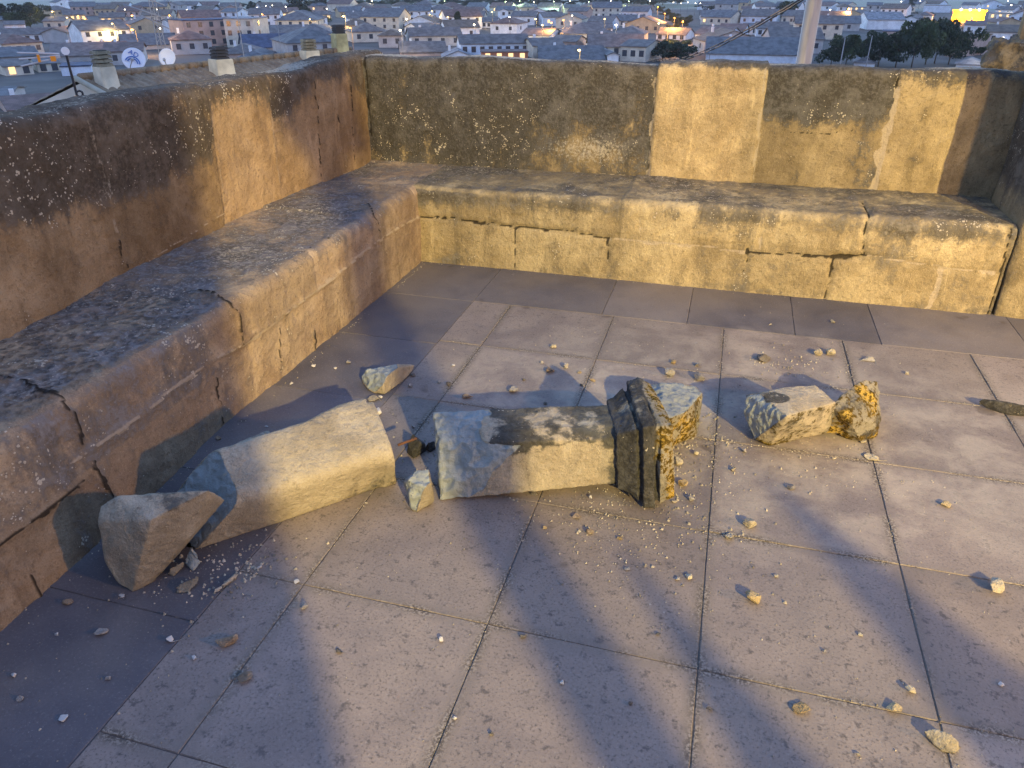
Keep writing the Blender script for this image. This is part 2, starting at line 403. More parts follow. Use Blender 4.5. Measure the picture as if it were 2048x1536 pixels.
M_bb = stone('sandstone_back_bench', (.24, .19, .11), (.37, .305, .185), (.070, .064, .054))
bb.data.materials.append(M_bb)
tag(bb, 'yellowish stone bench of two block courses under the back parapet', 'bench', 'stone benches round the terrace')

# ---- back parapet
tv = steps(-.66, 5.2, .012)
def prof_bw(x):
    top = .006*math.sin(x*2.9+1)+.005*math.sin(x*8.3)
    return [((x, .629-px_, z+top*float(sm(H-.35, H-.02, z))), s) for (px_, z), s in zip(SEC_W, SW)]
bw_j = [([BW(*q) for q in [(1311, 140), (1305, 240), (1297, 350)]], .009, .004, .6),
        ([BW(*q) for q in [(1531, 140), (1520, 250), (1505, 362)]], .009, .004, .6),
        ([BW(1797, 140), BW(1795, 178)], .006, .025, 0), ([BW(*q) for q in [(1794, 180), (1785, 225), (1765, 300), (1745, 380)]], .016, .003, 1.1),
        ([BW(*q) for q in [(900, 335), (1100, 345), (1300, 355), (1500, 372), (1700, 385)]], .006, .003, .6),
        ([BW(1560, 262), BW(1640, 268), BW(1740, 262)], .002, .002, 0),
        ([(-.60, .4), (-.60, 1.3)], .006, .01, 0), ([(4.3, .4), (4.3, 1.3)], .006, .01, 0)]
wx = [BW(1305, 240)[0], BW(1520, 250)[0], BW(1785, 225)[0]]
print('back joints at x', [round(v, 2) for v in wx])
def bw_crust_light(T, s, nb, nm):
    h = (s-HS)/(H-HS)
    c0 = .86+.22*sm(.35, .9, h)-.50*np.exp(-(((T-1.0)/.33)**2+((h-.22)/.22)**2))-.12*(1-sm(0, .3, h))
    c1 = .95*sm(.90, 1.0, h)-.18
    c2 = .80*sm(.42, .80, h)+.16
    c3 = .60*sm(.74, 1.0, h)+.10
    c = np.where(T < wx[0], c0, np.where(T < wx[1], c1, np.where(T < wx[2], c2, c3)))
    return c+nb*.30-.25*sm(2.9, 3.1, T)  # crust thinned at the right end to lighten the pier's cast shadow
def bw_tint(T, s):
    return np.where(T < wx[0], .85, np.where(T < wx[1], 1.38, np.where(T < wx[2], .92, 1.02)))
bw = sweep('parapet_wall', tv, prof_bw, bw_j, 0, M_back, .003, .010, bw_crust_light, bw_tint,
           lambda T, s, nb: .62*np.exp(-(((T-1.0)/.38)**2+((s-.66)/.13)**2))*(T < wx[0])+.12*(T < wx[0])+.62*sm(H-.01, H+.05, s)*(nb*.8+.75)-.35*((T > wx[0])*(T < wx[1])), None, flip=False, seed=37)
tag(bw, 'back stone parapet with one smooth yellow block beside blackened ones', 'wall', 'parapets of the terrace')

# ---- the pier that ends the back bench
def blockmesh(name, x0, x1, y0, y1, z0, z1, mat, step=.03, seed=0, crust=0., r=.02, tint=1., disp=.012):
    bm = bmesh.new(); bmesh.ops.create_cube(bm, size=1)
    bmesh.ops.transform(bm, matrix=Matrix.Translation(((x0+x1)/2, (y0+y1)/2, (z0+z1)/2)) @ Matrix.Diagonal((x1-x0, y1-y0, z1-z0, 1)), verts=bm.verts)
    for ax, (a, b) in enumerate(((x0, x1), (y0, y1), (z0, z1))):
        n = int((b-a)/step)
        for i in range(1, n):
            co = [0, 0, 0]; co[ax] = a+(b-a)*i/n; no = [0, 0, 0]; no[ax] = 1
            bmesh.ops.bisect_plane(bm, geom=bm.verts[:]+bm.edges[:]+bm.faces[:], plane_co=co, plane_no=no)
    me = bpy.data.meshes.new(name); bm.normal_update()
    for v in bm.verts:
        e = sum(1 for c, (a, b) in zip(v.co, ((x0, x1), (y0, y1), (z0, z1))) if min(abs(c-a), abs(c-b)) < 1e-4)
        k = noise.fractal(v.co*3+Vector((seed, 0, 0)), 1, 2, 4)*disp-(.010*(e > 1)*(1+noise.noise(v.co*9)))
        v.co += v.normal*k
    bm.to_mesh(me); bm.free()
    me.polygons.foreach_set('use_smooth', [True]*len(me.polygons))
    n = len(me.vertices)
    zz = np.array([v.co.z for v in me.vertices])
    for k, val in dict(tint=tint, crust=crust if not callable(crust) else crust(zz)).items():
        a = me.attributes.new(k, 'FLOAT', 'POINT'); a.data.foreach_set('value', np.broadcast_to(val, (n,)).astype(np.float32))
    return link(name, me, mat)
pier = blockmesh('stone_pier', XP+.03, XP+1.0, -.012, .60, -.03, 2.3, M_bb, .03, 5, lambda z: .15+.95*sm(.50, .75, z), tint=.95)  # dark above the seat: its deep shade put into the crust mask
tag(pier, 'tall stone pier with a shaded side closing the bench at the right', 'pier')

# ---- unseen posts and wall behind the viewer, added to cast shadow bands
def UW(u, w): return (u*.819+w*.574, u*.574-w*.819)
def blocker(u, w, half, h, cap, label, caph=.45):  # unseen post, added and sized to cast a shadow band
    t = empty('blocker', (*UW(u, w), 0), -rad(35)+rad(90))
    m = MB().box((0, 0, (h-caph)/2), (half*2, half*2, h-caph)); m.build('shaft', M_bb, t)
    c = MB().box((0, 0, h-caph+.03), (cap*2, cap*2, .06)); c.build('collar', M_bb, t)
    p = MB(); q = cap*.95; z = h-caph+.06
    p.poly([(-q, -q, z), (q, -q, z), (q, q, z), (-q, q, z), (0, 0, h)], [(0, 1, 4), (1, 2, 4), (2, 3, 4), (3, 0, 4), (3, 2, 1, 0)]); p.build('cap', M_bb, t)
    return tag(t, label, 'blocker')
blocker(.434, 9.2, .083, 2.89, .10, 'thick stone pinnacle added unseen behind the viewer, nearest the right side')
blocker(.043, 9.2, .052, 2.86, .07, 'slender low stone pinnacle added unseen behind the viewer, middle one')
blocker(-.138, 9.2, .053, 4.5, .125, 'tall stone pinnacle with pointed cap added unseen behind the viewer', .62)
occ_wall = MB().box((*UW(-2.45, 9.4), 3.6), (3.83, .6, 7.2), rad(35)).build('occluder_wall', M_tower)  # unseen wall, added to keep the main floodlight off the left side
tag(occ_wall, 'tall added turret wall behind the viewer at the left', 'occluder')

# ---- terrace floor: every slab is its own raised quad with a joint round it
BT, YB, X0, Y0, TS = .5585, -.305, .789, -1.149, .6
YB = -.582
slabs = []
lj = [.60, -.588, -1.19, -1.818, -2.505, -3.172, -3.77, -4.37, -4.97, -5.57, -6.2, -6.9, -7.5]
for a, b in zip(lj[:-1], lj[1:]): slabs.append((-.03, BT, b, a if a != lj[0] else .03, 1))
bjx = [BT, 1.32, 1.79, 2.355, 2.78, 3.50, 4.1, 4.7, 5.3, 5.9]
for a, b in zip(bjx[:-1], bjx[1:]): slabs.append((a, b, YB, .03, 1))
xs = [BT, X0]+[X0+TS*i for i in range(1, 9)]; ys = [YB, Y0]+[Y0-TS*i for i in range(1, 12)]
for i in range(len(xs)-1):
    for j in range(len(ys)-1): slabs.append((xs[i], xs[i+1], ys[j+1], ys[j], 0))
rng = random.Random(4)
vs, fs, tint, bord = [], [], [], []
def ring(x0, x1, y0, y1, z, g, wob, k):
    pts = []
    for (ax, ay), (bx, by) in (((x0, y0), (x1, y0)), ((x1, y0), (x1, y1)), ((x1, y1), (x0, y1)), ((x0, y1), (x0, y0))):
        n = 16
        for i in range(n):
            f = i/n; x, y = ax+(bx-ax)*f, ay+(by-ay)*f
            cx, cy = (x0+x1)/2, (y0+y1)/2
            w = g+wob*abs(noise.noise((x*23, y*23, k)))+wob*1.2*max(0, noise.noise((x*9, y*9, k+7))-.1)
            dx = w if x < x0+1e-6 else (-w if x > x1-1e-6 else 0); dy = w if y < y0+1e-6 else (-w if y > y1-1e-6 else 0)
            pts.append((x+dx, y+dy, z))
    return pts
for x0, x1, y0, y1, b in slabs:
    g = .0009 if b else .0012
    z = rng.uniform(-.0012, .0012); t = rng.uniform(.84, 1.12); k = len(vs)
    top = ring(x0, x1, y0, y1, z, g+.0010, .0040, 3.); side = ring(x0, x1, y0, y1, z-.003, g, .001, 3.); bot = ring(x0, x1, y0, y1, -.03, g, .001, 3.)
    n = len(top); vs += top+side+bot
    fs.append(list(range(k, k+n)))
    for i in range(n):
        j = (i+1) % n; fs += [[k+n+i, k+n+j, k+j, k+i], [k+2*n+i, k+2*n+j, k+n+j, k+n+i]]
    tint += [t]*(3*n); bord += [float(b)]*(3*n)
k = len(vs); vs += [(-.03, -7.7, -.0034), (6, -7.7, -.0034), (6, .03, -.0034), (-.03, .03, -.0034)]; fs.append([k, k+1, k+2, k+3]); tint += [.5]*4; bord += [.5]*4
me = bpy.data.meshes.new('terrace_floor'); me.from_pydata(vs, [], fs)
for kk, val in dict(tint=tint, border=bord).items():
    a = me.attributes.new(kk, 'FLOAT', 'POINT'); a.data.foreach_set('value', np.array(val, dtype=np.float32))
t = NT('terrace_slabs'); v = t.coord('World')
n0 = t.noise(v, .9, 4, .6); n1 = t.noise(v, 4.5, 5, .65, .4); n2 = t.noise(v, 30, 5, .7); n3 = t.noise(v, 120, 4, .75)
bo = t.attr('border')
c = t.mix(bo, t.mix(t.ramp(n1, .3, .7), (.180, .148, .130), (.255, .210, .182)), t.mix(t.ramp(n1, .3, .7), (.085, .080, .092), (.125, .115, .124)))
c = t.mix(t.ramp(n0, .40, .66, 0, .38), c, (.26, .215, .165))
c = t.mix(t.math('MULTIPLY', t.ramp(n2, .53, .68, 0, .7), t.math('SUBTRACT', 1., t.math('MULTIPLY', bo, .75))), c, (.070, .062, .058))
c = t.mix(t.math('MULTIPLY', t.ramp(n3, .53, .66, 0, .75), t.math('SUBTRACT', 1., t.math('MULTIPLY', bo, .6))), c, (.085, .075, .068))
c = t.mix(t.ramp(n3, .44, .30, 0, .38), c, (.36, .33, .29))
# dust and dried dirt, loosely spread where the stones broke
sp = t.n.new('ShaderNodeSeparateXYZ'); t.l.new(v, sp.inputs[0])
dd = t.math('ADD', t.math('POWER', t.math('MULTIPLY', t.math('SUBTRACT', sp.outputs[0], 2.1), .62), 2), t.math('POWER', t.math('ADD', sp.outputs[1], 1.5), 2))
dust = t.math('MULTIPLY', t.ramp(dd, 1.3, .05, 0, 1), t.ramp(t.math('ADD', n1, t.math('MULTIPLY', n2, .6)), .66, .98, 0, .55))
c = t.mix(dust, c, (.40, .35, .27))
vd = t.voro(v, 38); wsp = t.math('MULTIPLY', t.math('LESS_THAN', vd, t.ramp(n1, .48, .72, .015, .16)), t.ramp(n2, .46, .6))
c = t.mix(t.math('MULTIPLY', wsp, .7), c, (.42, .40, .37))
def frac_dist(sock, o):
    q = t.math('FRACT', t.math('ADD', t.math('DIVIDE', t.math('SUBTRACT', sock, o), TS), .5)); return t.math('MULTIPLY', t.math('ABSOLUTE', t.math('SUBTRACT', q, .5)), TS)
jd = t.math('MINIMUM', frac_dist(sp.outputs[0], X0), frac_dist(sp.outputs[1], Y0))
jn = t.math('MULTIPLY', t.ramp(t.math('ADD', jd, t.math('MULTIPLY', t.math('SUBTRACT', n2, .5), .03)), .040, .002), t.math('SUBTRACT', 1., bo))
c = t.mix(t.math('MULTIPLY', jn, t.ramp(n1, .40, .60, .30, .95)), c, t.mix(t.ramp(n3, .45, .6), (.085, .07, .055), (.30, .26, .21)))
# a few dark damp spots
c = t.mix(t.ramp(t.noise(v, 6.3, 2, .4), .70, .76, 0, .5), c, (.06, .045, .035))
c = t.mix(1., c, t.attr('tint'), 'MULTIPLY')
nr = t.bump(t.math('ADD', t.math('MULTIPLY', n2, .5), t.math('MULTIPLY', n3, .35)), .45, .006)
M_floor = t.done(c, t.ramp(n1, .3, .7, .62, .82), nr, .35)
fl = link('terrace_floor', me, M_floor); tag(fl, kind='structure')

# the tower the terrace stands on
tw = MB(); tw.box((2.5, -3.4, -8.05), (6.9, 8.2, 16.0))
twr = tw.build('castle_tower', M_tower); tag(twr, 'square stone castle tower carrying the terrace', 'tower')
# ================================================================== FALLEN FRAGMENTS
M_frag = stone('sandstone_fragment', (.30, .255, .185), (.41, .36, .27), (.035, .035, .032), (.25, .275, .27), specks=.7, grain=.8, chi=.66, kind='World', orange=(.46, .33, .08))
M_fragdark = stone('dark_crusted_fragment', (.17, .155, .12), (.26, .235, .18), (.03, .03, .03), (.22, .24, .24), specks=.9, chi=.62, orange=(.45, .30, .06))

def P3(q): return Vector(W(*q)) if q[0] > 30 else Vector(q)
def hull(bm, pts):
    t = bmesh.new(); vs = [t.verts.new(p) for p in pts]
    r = bmesh.ops.convex_hull(t, input=vs)
    bmesh.ops.delete(t, geom=[v for v in t.verts if not v.link_faces], context='VERTS')
    bmesh.ops.recalc_face_normals(t, faces=t.faces)
    m = bpy.data.meshes.new('tmp'); t.to_mesh(m); t.free(); bm.from_mesh(m); bpy.data.meshes.remove(m)
def rings(bm, secs, n=28, pw=2.0):
    """secs: (centre, axis, up radius, side radius, roll) -> closed loft with superellipse sections"""
    R = []
    for c, ax, ru, rs, roll in secs:
        ax = Vector(ax).normalized(); side = ax.cross(Vector((0, 0, 1))).normalized(); up = side.cross(ax).normalized()
        row = []
        for i in range(n):
            a = 2*math.pi*i/n+rad(roll)
            ca, sa = math.cos(a), math.sin(a)
            ca, sa = math.copysign(abs(ca)**(2/pw), ca), math.copysign(abs(sa)**(2/pw), sa)
            b = -rad(roll); u = ca*math.cos(b)-sa*math.sin(b); w = ca*math.sin(b)+sa*math.cos(b)
            row.append(bm.verts.new(Vector(c)+side*rs*u+up*ru*w))
        R.append(row)
    for a, b in zip(R[:-1], R[1:]):
        for i in range(n): j = (i+1) % n; bm.faces.new((a[i], a[j], b[j], b[i]))
    bm.faces.new(R[0][::-1]); bm.faces.new(R[-1])
def cut(bm, co, no):
    """keep the side the normal points away from"""
    g = bmesh.ops.bisect_plane(bm, geom=bm.verts[:]+bm.edges[:]+bm.faces[:], plane_co=co, plane_no=no, clear_outer=True)
    bmesh.ops.holes_fill(bm, edges=[e for e in bm.edges if len(e.link_faces) == 1])
def finish(bm, name, mat, voxel=.006, coarse=.010, fine=.0025, attrs=None, origin=None, smooth_iter=1, seed=0., floor_clip=True, parent=None):
    bmesh.ops.recalc_face_normals(bm, faces=bm.faces)
    me = bpy.data.meshes.new('tmp'); bm.to_mesh(me); bm.free()
    o = bpy.data.objects.new('tmp', me); COL.objects.link(o)
    md = o.modifiers.new('r', 'REMESH'); md.mode = 'VOXEL'; md.voxel_size = voxel; md.use_smooth_shade = False
    dg = bpy.context.evaluated_depsgraph_get(); dg.update()
    m2 = bpy.data.meshes.new_from_object(o.evaluated_get(dg)); bpy.data.objects.remove(o); bpy.data.meshes.remove(me)
    b2 = bmesh.new(); b2.from_mesh(m2)
    for _ in range(smooth_iter): bmesh.ops.smooth_vert(b2, verts=b2.verts, factor=.5, use_axis_x=True, use_axis_y=True, use_axis_z=True)
    b2.normal_update()
    Pn = np.array([v.co[:] for v in b2.verts]); N = np.array([v.normal[:] for v in b2.verts])
    A = attrs(Pn, N) if attrs else {}
    rough = 1+1.6*sm(.3, .7, A['fresh']) if 'fresh' in A else 1.
    d = (nz(Pn, 7, seed, 3)*coarse+nz(Pn, 38, seed+3, 3)*fine)
    if 'fresh' in A: d = d-sm(.3, .7, A['fresh'])*np.abs(nz(Pn*np.array([1, 1.6, .8]), 13, seed+8, 3))*.016
    # chip along the sharp edges
    Pn = Pn+N*d[:, None]
    if floor_clip: Pn[:, 2] = np.maximum(Pn[:, 2], .001)
    for v, p in zip(b2.verts, Pn): v.co = p
    if origin is None: origin = ((Pn[:, 0].min()+Pn[:, 0].max())/2, (Pn[:, 1].min()+Pn[:, 1].max())/2, 0)
    for v in b2.verts: v.co -= Vector(origin)
    b2.to_mesh(m2); b2.free(); m2.name = name
    m2.polygons.foreach_set('use_smooth', [True]*len(m2.polygons))
    A.setdefault('tint', np.ones(len(Pn)))
    for k, val in A.items():
        a = m2.attributes.new(k, 'FLOAT', 'POINT'); a.data.foreach_set('value', np.broadcast_to(val, (len(Pn),)).astype(np.float32))
    ob = link(name, m2, mat, parent); ob.location = origin; return ob
def near(P, q, r, soft=.4):
    c = np.array(P3(q)); d = np.linalg.norm(P-c, axis=1); return 1-sm(r*(1-soft), r*(1+soft), d)
def facing(N, d, a=.3, b=.8):
    d = np.array(d, float); d /= np.linalg.norm(d); return sm(a, b, N@d)

# ---- D: square tapering shaft with its moulded collar
f0 = Vector(W(878, 1002, .002)); f1 = Vector(W(1240, 967, .065)); ax = (f1-f0); L = ax.length; ax.normalize()
side = Vector((-ax.y, ax.x, 0)).normalized(); up = ax.cross(side).normalized(); up = up if up.z > 0 else -up
e = f1+side*.0
shaft = empty('carved_shaft', ((f0+f1)/2).to_tuple()[:2]+(0,))
tag(shaft, 'square tapering stone shaft with dark moulded collar at its right end, lying mid terrace', 'column fragment')
def at(o, p): o.location = Vector(o.location); return o
b = bmesh.new()
hL, hR, wL, wR = .262, .215, .20, .19
m = f0+ax*(L*.47)
hull(b, [f0, f0+side*wL, f0+side*(wL*.98)+up*hL, f0+ax*.02+side*.09+up*.20, m+up*(hL*.83), m+side*.05+up*(hL+hR)/2, f0+ax*.10+up*.035, f0+ax*.16+up*.10,
         f1+ax*.06, f1+side*wR+ax*.06, f1+side*wR+up*hR+ax*.06, f1+side*.05+up*hR+ax*.06, f1+up*(hR*.86)+ax*.06, m+side*wL+up*(hL+hR)/2, m])
def aD(P, N):
    r = P-np.array(f0); x = r@np.array(ax); y = r@np.array(side); z = r@np.array(up); n = nz(P, 9, 2, 3)
    # the spall: left of a line slanting up the front
    lim = .09+z*1.15+n*.05
    fr = (1-sm(lim-.01, lim+.01, x))*((N@np.array(ax) < .3))
    fr = np.where(z > .205, 1-sm(.19+n*.05, .21+n*.05, x), fr)
    top = sm(.155+n*.06, .20+n*.06, z)*sm(.17, .23, x)
    c = (.62+.55*n)*top+.45*sm(L-.10, L-.01, x+n*.04)+.10+.15*n
    return dict(fresh=fr, crust=c*(1-fr), lichen=.12*sm(.02, .0, z), pale=.25*sm(L-.10, L, x))
o = finish(b, 'shaft', M_frag, .0045, .003, .0018, aD, origin=tuple(shaft.location), seed=4); o.parent = shaft; o.matrix_parent_inverse = Matrix.Translation(-Vector(shaft.location)); 
b = bmesh.new()
ctr = f1+side*(wR/2)+up*(hR/2)
def slab(b, s0, s1, half0, half1, jag=0., sd=1):
    rr = random.Random(sd); pts = []
    for s, h in ((s0, half0), (s1, half1)):
        for i, (u, w) in enumerate(((-1, -1), (1, -1), (1, 1), (-1, 1), (0, 1.0), (-1, 0), (0, -1), (1, 0))):
            k = 1 if i < 4 else (1 if not jag else 1+.0*jag)
            j = jag*rr.uniform(-1, .6) if jag else 0
            pts.append(ctr+ax*(s+ (rr.uniform(-.012, .02) if jag else 0))+side*(h*u*(1+j))+up*(h*w*(1+j*.8)))
    hull(b, pts)
slab(b, -.012, .028, .118, .128); slab(b, .02, .055, .128, .150); slab(b, .050, .074, .138, .138)
slab(b, .070, .110, .168, .172); slab(b, .106, .125, .155, .155); slab(b, .120, .168, .178, .150, .13, 3)
def aC(P, N):
    r = P-np.array(f1); x = r@np.array(ax); n = nz(P, 8, 3, 3)
    return dict(crust=.62*(1-sm(.108, .13, x+n*.02))+.28+.35*n, lichen=.16+.42*sm(.105, .14, x+n*.03)+.1*n, pale=.26+.3*n)
o = finish(b, 'moulded_collar', M_fragdark, .0042, .004, .003, aC, origin=tuple(shaft.location), seed=9); o.parent = shaft; o.matrix_parent_inverse = Matrix.Translation(-Vector(shaft.location))

# ---- B: the broad rounded shaft lower left
shb = bmesh.new()
pL = Vector(W(412, 1108, .0)); pR = Vector(W(775, 990, .0))
a = (pR-pL).normalized(); sd_ = Vector((-a.y, a.x, 0)); LB_ = (pR-pL).length
S_ = lambda x, y, z: pL+a*x+sd_*y+Vector((0, 0, z))
secs = []
for x, hh, ww, yc in ((-.20, .125, .115, .115), (0, .125, .115, .115), (.15, .128, .120, .118), (.32, .130, .124, .122), (.42, .131, .128, .128), (.48, .132, .140, .142), (.56, .135, .152, .155), (.66, .135, .154, .154), (LB_+.0, .132, .146, .142), (LB_+.10, .126, .136, .138)):
    secs.append((S_(x, yc, hh), a, hh, ww, 24))
rings(shb, secs, 48, 5.5)
# oblique break on the left: leans back to the right as it rises
lc = S_(.03, .0, .06); cut(shb, lc, -a*.75-sd_*.30+Vector((0, 0, .50)))
cut(shb, S_(LB_+.04, .03, .12), (a*.96+Vector((0, 0, .10))-sd_*.14))
def aB(P, N):
    r = P-np.array(pL); x = r@np.array(a); y = r@np.array(sd_); z = P[:, 2]; n = nz(P, 9, 5, 3)
    fr = facing(N, tuple(-a*.75-sd_*.30+Vector((0, 0, .50))), .90, .965)*(x < .20)
    en = sm(LB_-.07, LB_+.0, x+n*.03)
    return dict(fresh=fr, crust=.10+.40*en*sm(.12, .02, z)+.30*sm(.47, .60, x)*sm(.19, .26, y+n*.05), pale=.18*en+.1+.15*n,
                lichen=.30*en*sm(.16, .02, z), tint=np.full(len(P), .93))
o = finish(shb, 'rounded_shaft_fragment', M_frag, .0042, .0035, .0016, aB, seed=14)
tag(o, 'broad rounded stone shaft, broken at both ends, leaning on the corner chunk', 'column fragment')
ro = MB().tube(W(795, 890, .15), Vector(W(795, 890, .15))+a*.075+Vector((0, 0, .006)), .005).build('iron_dowel', plain('rust', (.13, .06, .035), .9), None, True)
tag(ro, 'short rusty iron dowel sticking out of the rounded shaft end', 'dowel')

# ---- A: chunk at the left
ba = bmesh.new()
hull(ba, [P3(q) for q in [(232, 992, .30), (318, 988, .31), (418, 979, .30), (418, 984, .26), (200, 1010, .27), (194, 1042, .24), (300, 1040, .285), (203, 1095, .14), (208, 1122, .10), (236, 1168, .02), (264, 1184, .0), (300, 1166, .0), (334, 1120, .08), (374, 1078, .14), (402, 1025, .22), (340, 1060, .21), (270, 1110, .14)]]
     +[P3((262, 1120, 0)), P3((215, 1120, 0)), P3((330, 1085, .0)), P3((220, 1085, 0)), Vector(W(424, 980, .30))+Vector((-.05, .10, -.12)), Vector(W(232, 992, .3))+Vector((.0, .08, -.28)), Vector(W(400, 1000, .2))+Vector((-.08, .0, -.18))])
def aA(P, N):
    n = nz(P, 9, 8, 3)
    return dict(crust=.10+.38*sm(.265, .30, P[:, 2]+n*.02), pale=.45*near(P, (300, 1050, .28), .07)+.12, lichen=.33*near(P, (285, 1055, .28), .04),
                fresh=facing(N, (.5, -.2, -.7), .4, .8)*.3, tint=np.full(len(P), .92))
o = finish(ba, 'corner_chunk', M_frag, .0042, .004, .0018, aA, seed=31)
tag(o, 'big pinkish stone chunk tilted against the foot of the left bench', 'stone chunk')

# ---- E: rock behind the collar
be = bmesh.new()
hull(be, [P3(q) for q in [(1292, 775, .17), (1320, 765, .20), (1385, 770, .17), (1403, 786, .17), (1405, 800, .14), (1370, 825, .19), (1325, 840, .20), (1320, 870, .12), (1328, 893, .01), (1350, 892, .0), (1392, 872, .0), (1398, 850, .02), (1400, 815, .12)]]
     +[Vector(W(1310, 860, 0))+Vector((0, .05, 0)), Vector(W(1390, 850, 0))+Vector((0, .06, 0)), Vector(W(1400, 790, .1))+Vector((0, .03, 0))])
def aE(P, N):
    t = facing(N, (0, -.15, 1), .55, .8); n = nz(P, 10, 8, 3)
    return dict(fresh=t, lichen=.52*(1-t)+.2*n, crust=.30*(1-t), pale=.1+0*n)
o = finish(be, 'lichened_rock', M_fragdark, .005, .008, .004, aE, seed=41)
tag(o, 'rough rock with blue grey top and yellow mossy side, right behind the dark collar', 'stone chunk')

# ---- F: finial: neck block and knob
fin = empty('broken_finial', tuple(W(1620, 860, 0))[:2]+(0,))
tag(fin, 'broken finial with lichened knob on pale blocky neck, lying alone at right', 'finial')
bf = bmesh.new()
hull(bf, [P3(q) for q in [(1490, 790, .19), (1519, 787, .22), (1570, 774, .22), (1630, 771, .21), (1672, 806, .19), (1572, 833, .22), (1579, 816, .225), (1486, 826, .12), (1508, 880, .02), (1538, 893, .0), (1600, 876, .0), (1664, 864, .02), (1668, 815, .16)]]
     +[Vector(W(1500, 860, 0))+Vector((.0, .06, 0)), Vector(W(1640, 855, 0))+Vector((.02, .10, 0)), Vector(W(1630, 771, .21))+Vector((.03, .0, -.1))])
def aF(P, N):
    n = nz(P, 11, 8, 3); z = P[:, 2]
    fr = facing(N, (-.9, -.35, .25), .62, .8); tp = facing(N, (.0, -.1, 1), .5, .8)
    dk = near(P, (1553, 797, .22), .046, .25)
    return dict(fresh=fr*.9, crust=1.1*dk*tp+.35*(1-fr)*(1-tp), lichen=.40*(1-fr)*(1-tp)+.1*n, pale=.42*tp+.25*(1-fr)*(1-tp))
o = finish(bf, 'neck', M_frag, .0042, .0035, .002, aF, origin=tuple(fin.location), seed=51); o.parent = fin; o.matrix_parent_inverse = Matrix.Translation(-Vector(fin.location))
bk = bmesh.new()
hull(bk, [P3(q) for q in [(1662, 812, .165), (1690, 783, .20), (1728, 757, .215), (1757, 760, .20), (1763, 790, .16), (1762, 830, .09), (1752, 872, .02), (1722, 888, .0), (1682, 877, .0), (1664, 858, .03), (1700, 845, .13), (1745, 845, .10)]]
     +[Vector(W(1690, 850, 0))+Vector((.02, .14, 0)), Vector(W(1752, 845, 0))+Vector((.0, .13, 0)), Vector(W(1700, 800, .15))+Vector((0, .06, -.05))])
hull(bk, [P3(q) for q in [(1650, 820, .15), (1672, 800, .18), (1672, 865, .02), (1650, 868, .02), (1690, 870, .03), (1690, 810, .17)]]+[Vector(W(1670, 850, 0))+Vector((.0, .11, 0))])
def aK(P, N):
    n = nz(P, 10, 9, 3); z = P[:, 2]
    return dict(lichen=.47+.18*sm(.10, .03, z)+.22*near(P, (1745, 770, .23), .05)+.25*n, crust=.38+.5*nz(P, 7, 2, 2), pale=.28*sm(.03, .10, z)*(1-sm(.10, .16, z)))
o = finish(bk, 'knob', M_fragdark, .005, .012, .004, aK, origin=tuple(fin.location), seed=61); o.parent = fin; o.matrix_parent_inverse = Matrix.Translation(-Vector(fin.location))

# ---- smaller hand-shaped pieces
def piece(name, pts, mat, label, cat, attrs=None, voxel=.0035, coarse=.004, fine=.002, seed=1, extra=()):
    bm = bmesh.new(); hull(bm, [P3(q) for q in pts]+[Vector(e) for e in extra])
    o = finish(bm, name, mat, voxel, coarse, fine, attrs, seed=seed); return tag(o, label, cat)
piece('wedge_stone', [(722, 752, .03), (731, 738, .07), (793, 728, .085), (795, 735, .085), (829, 730, .02), (822, 745, .0), (802, 765, .0), (768, 789, .0), (765, 770, .05), (735, 777, .01), (748, 786, .0), (728, 768, .0), (724, 760, .0), (775, 750, .08), (820, 728, .01)], M_frag,
      'angular stone with bluish left face and yellow right face, beside the left bench', 'stone chunk',
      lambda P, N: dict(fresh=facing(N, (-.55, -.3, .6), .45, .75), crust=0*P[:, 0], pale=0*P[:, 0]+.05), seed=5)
piece('broken_block', [(813, 962, .12), (828, 940, .13), (857, 939, .13), (862, 966, .11), (869, 1003, .02), (868, 1005, .0), (832, 1025, .0), (822, 1020, .0), (812, 985, .03), (806, 962, .05), (850, 975, .11)], M_frag,
      'greenish broken block standing between the two big shafts', 'stone chunk',
      lambda P, N: dict(fresh=facing(N, (-.5, -.3, .6), .2, .6), tint=np.full(len(P), .62)), seed=6)
piece('stone_slab', [(455, 905, .13), (470, 885, .15), (535, 860, .15), (551, 876, .12), (545, 888, .12), (480, 903, .15), (460, 908, .10), (530, 892, .05)], M_frag,
      'thin lilac slab resting behind the broad rounded shaft', 'stone slab',
      lambda P, N: dict(pale=0*P[:, 0]+.62, tint=np.full(len(P), .9)), seed=7, extra=[tuple(W(480, 905, .02)), tuple(W(530, 890, .02))])
piece('dark_wedge_stone', [(812, 905, .0), (826, 918, .0), (853, 903, .0), (852, 888, .04), (824, 866, .075), (815, 884, .05), (840, 884, .06)], M_fragdark,
      'dark pointed stone between the rusty dowel and the square shaft', 'stone chunk', lambda P, N: dict(crust=0*P[:, 0]+.7, tint=np.full(len(P), .45)), seed=8)
piece('dark_wedge_stone', [(846, 897, .0), (858, 906, .0), (873, 899, .0), (870, 880, .04), (855, 884, .05)], M_fragdark,
      'small dark stone touching the top left corner of the square shaft', 'stone chunk', lambda P, N: dict(crust=0*P[:, 0]+.7, tint=np.full(len(P), .5)), seed=9)
piece('crusted_slab', [(1955, 803, .03), (1962, 797, .045), (1990, 803, .05), (2020, 806, .05), (2060, 815, .05), (2065, 835, .0), (2015, 831, .0), (1975, 820, .0), (1955, 810, .01)], M_fragdark,
      'flat black crusted slab lying at the right edge of the terrace', 'stone slab',
      lambda P, N: dict(crust=0*P[:, 0]+.8, pale=.35*near(P, (1965, 803, .04), .05), lichen=.45*sm(.03, .0, P[:, 2])), seed=10)
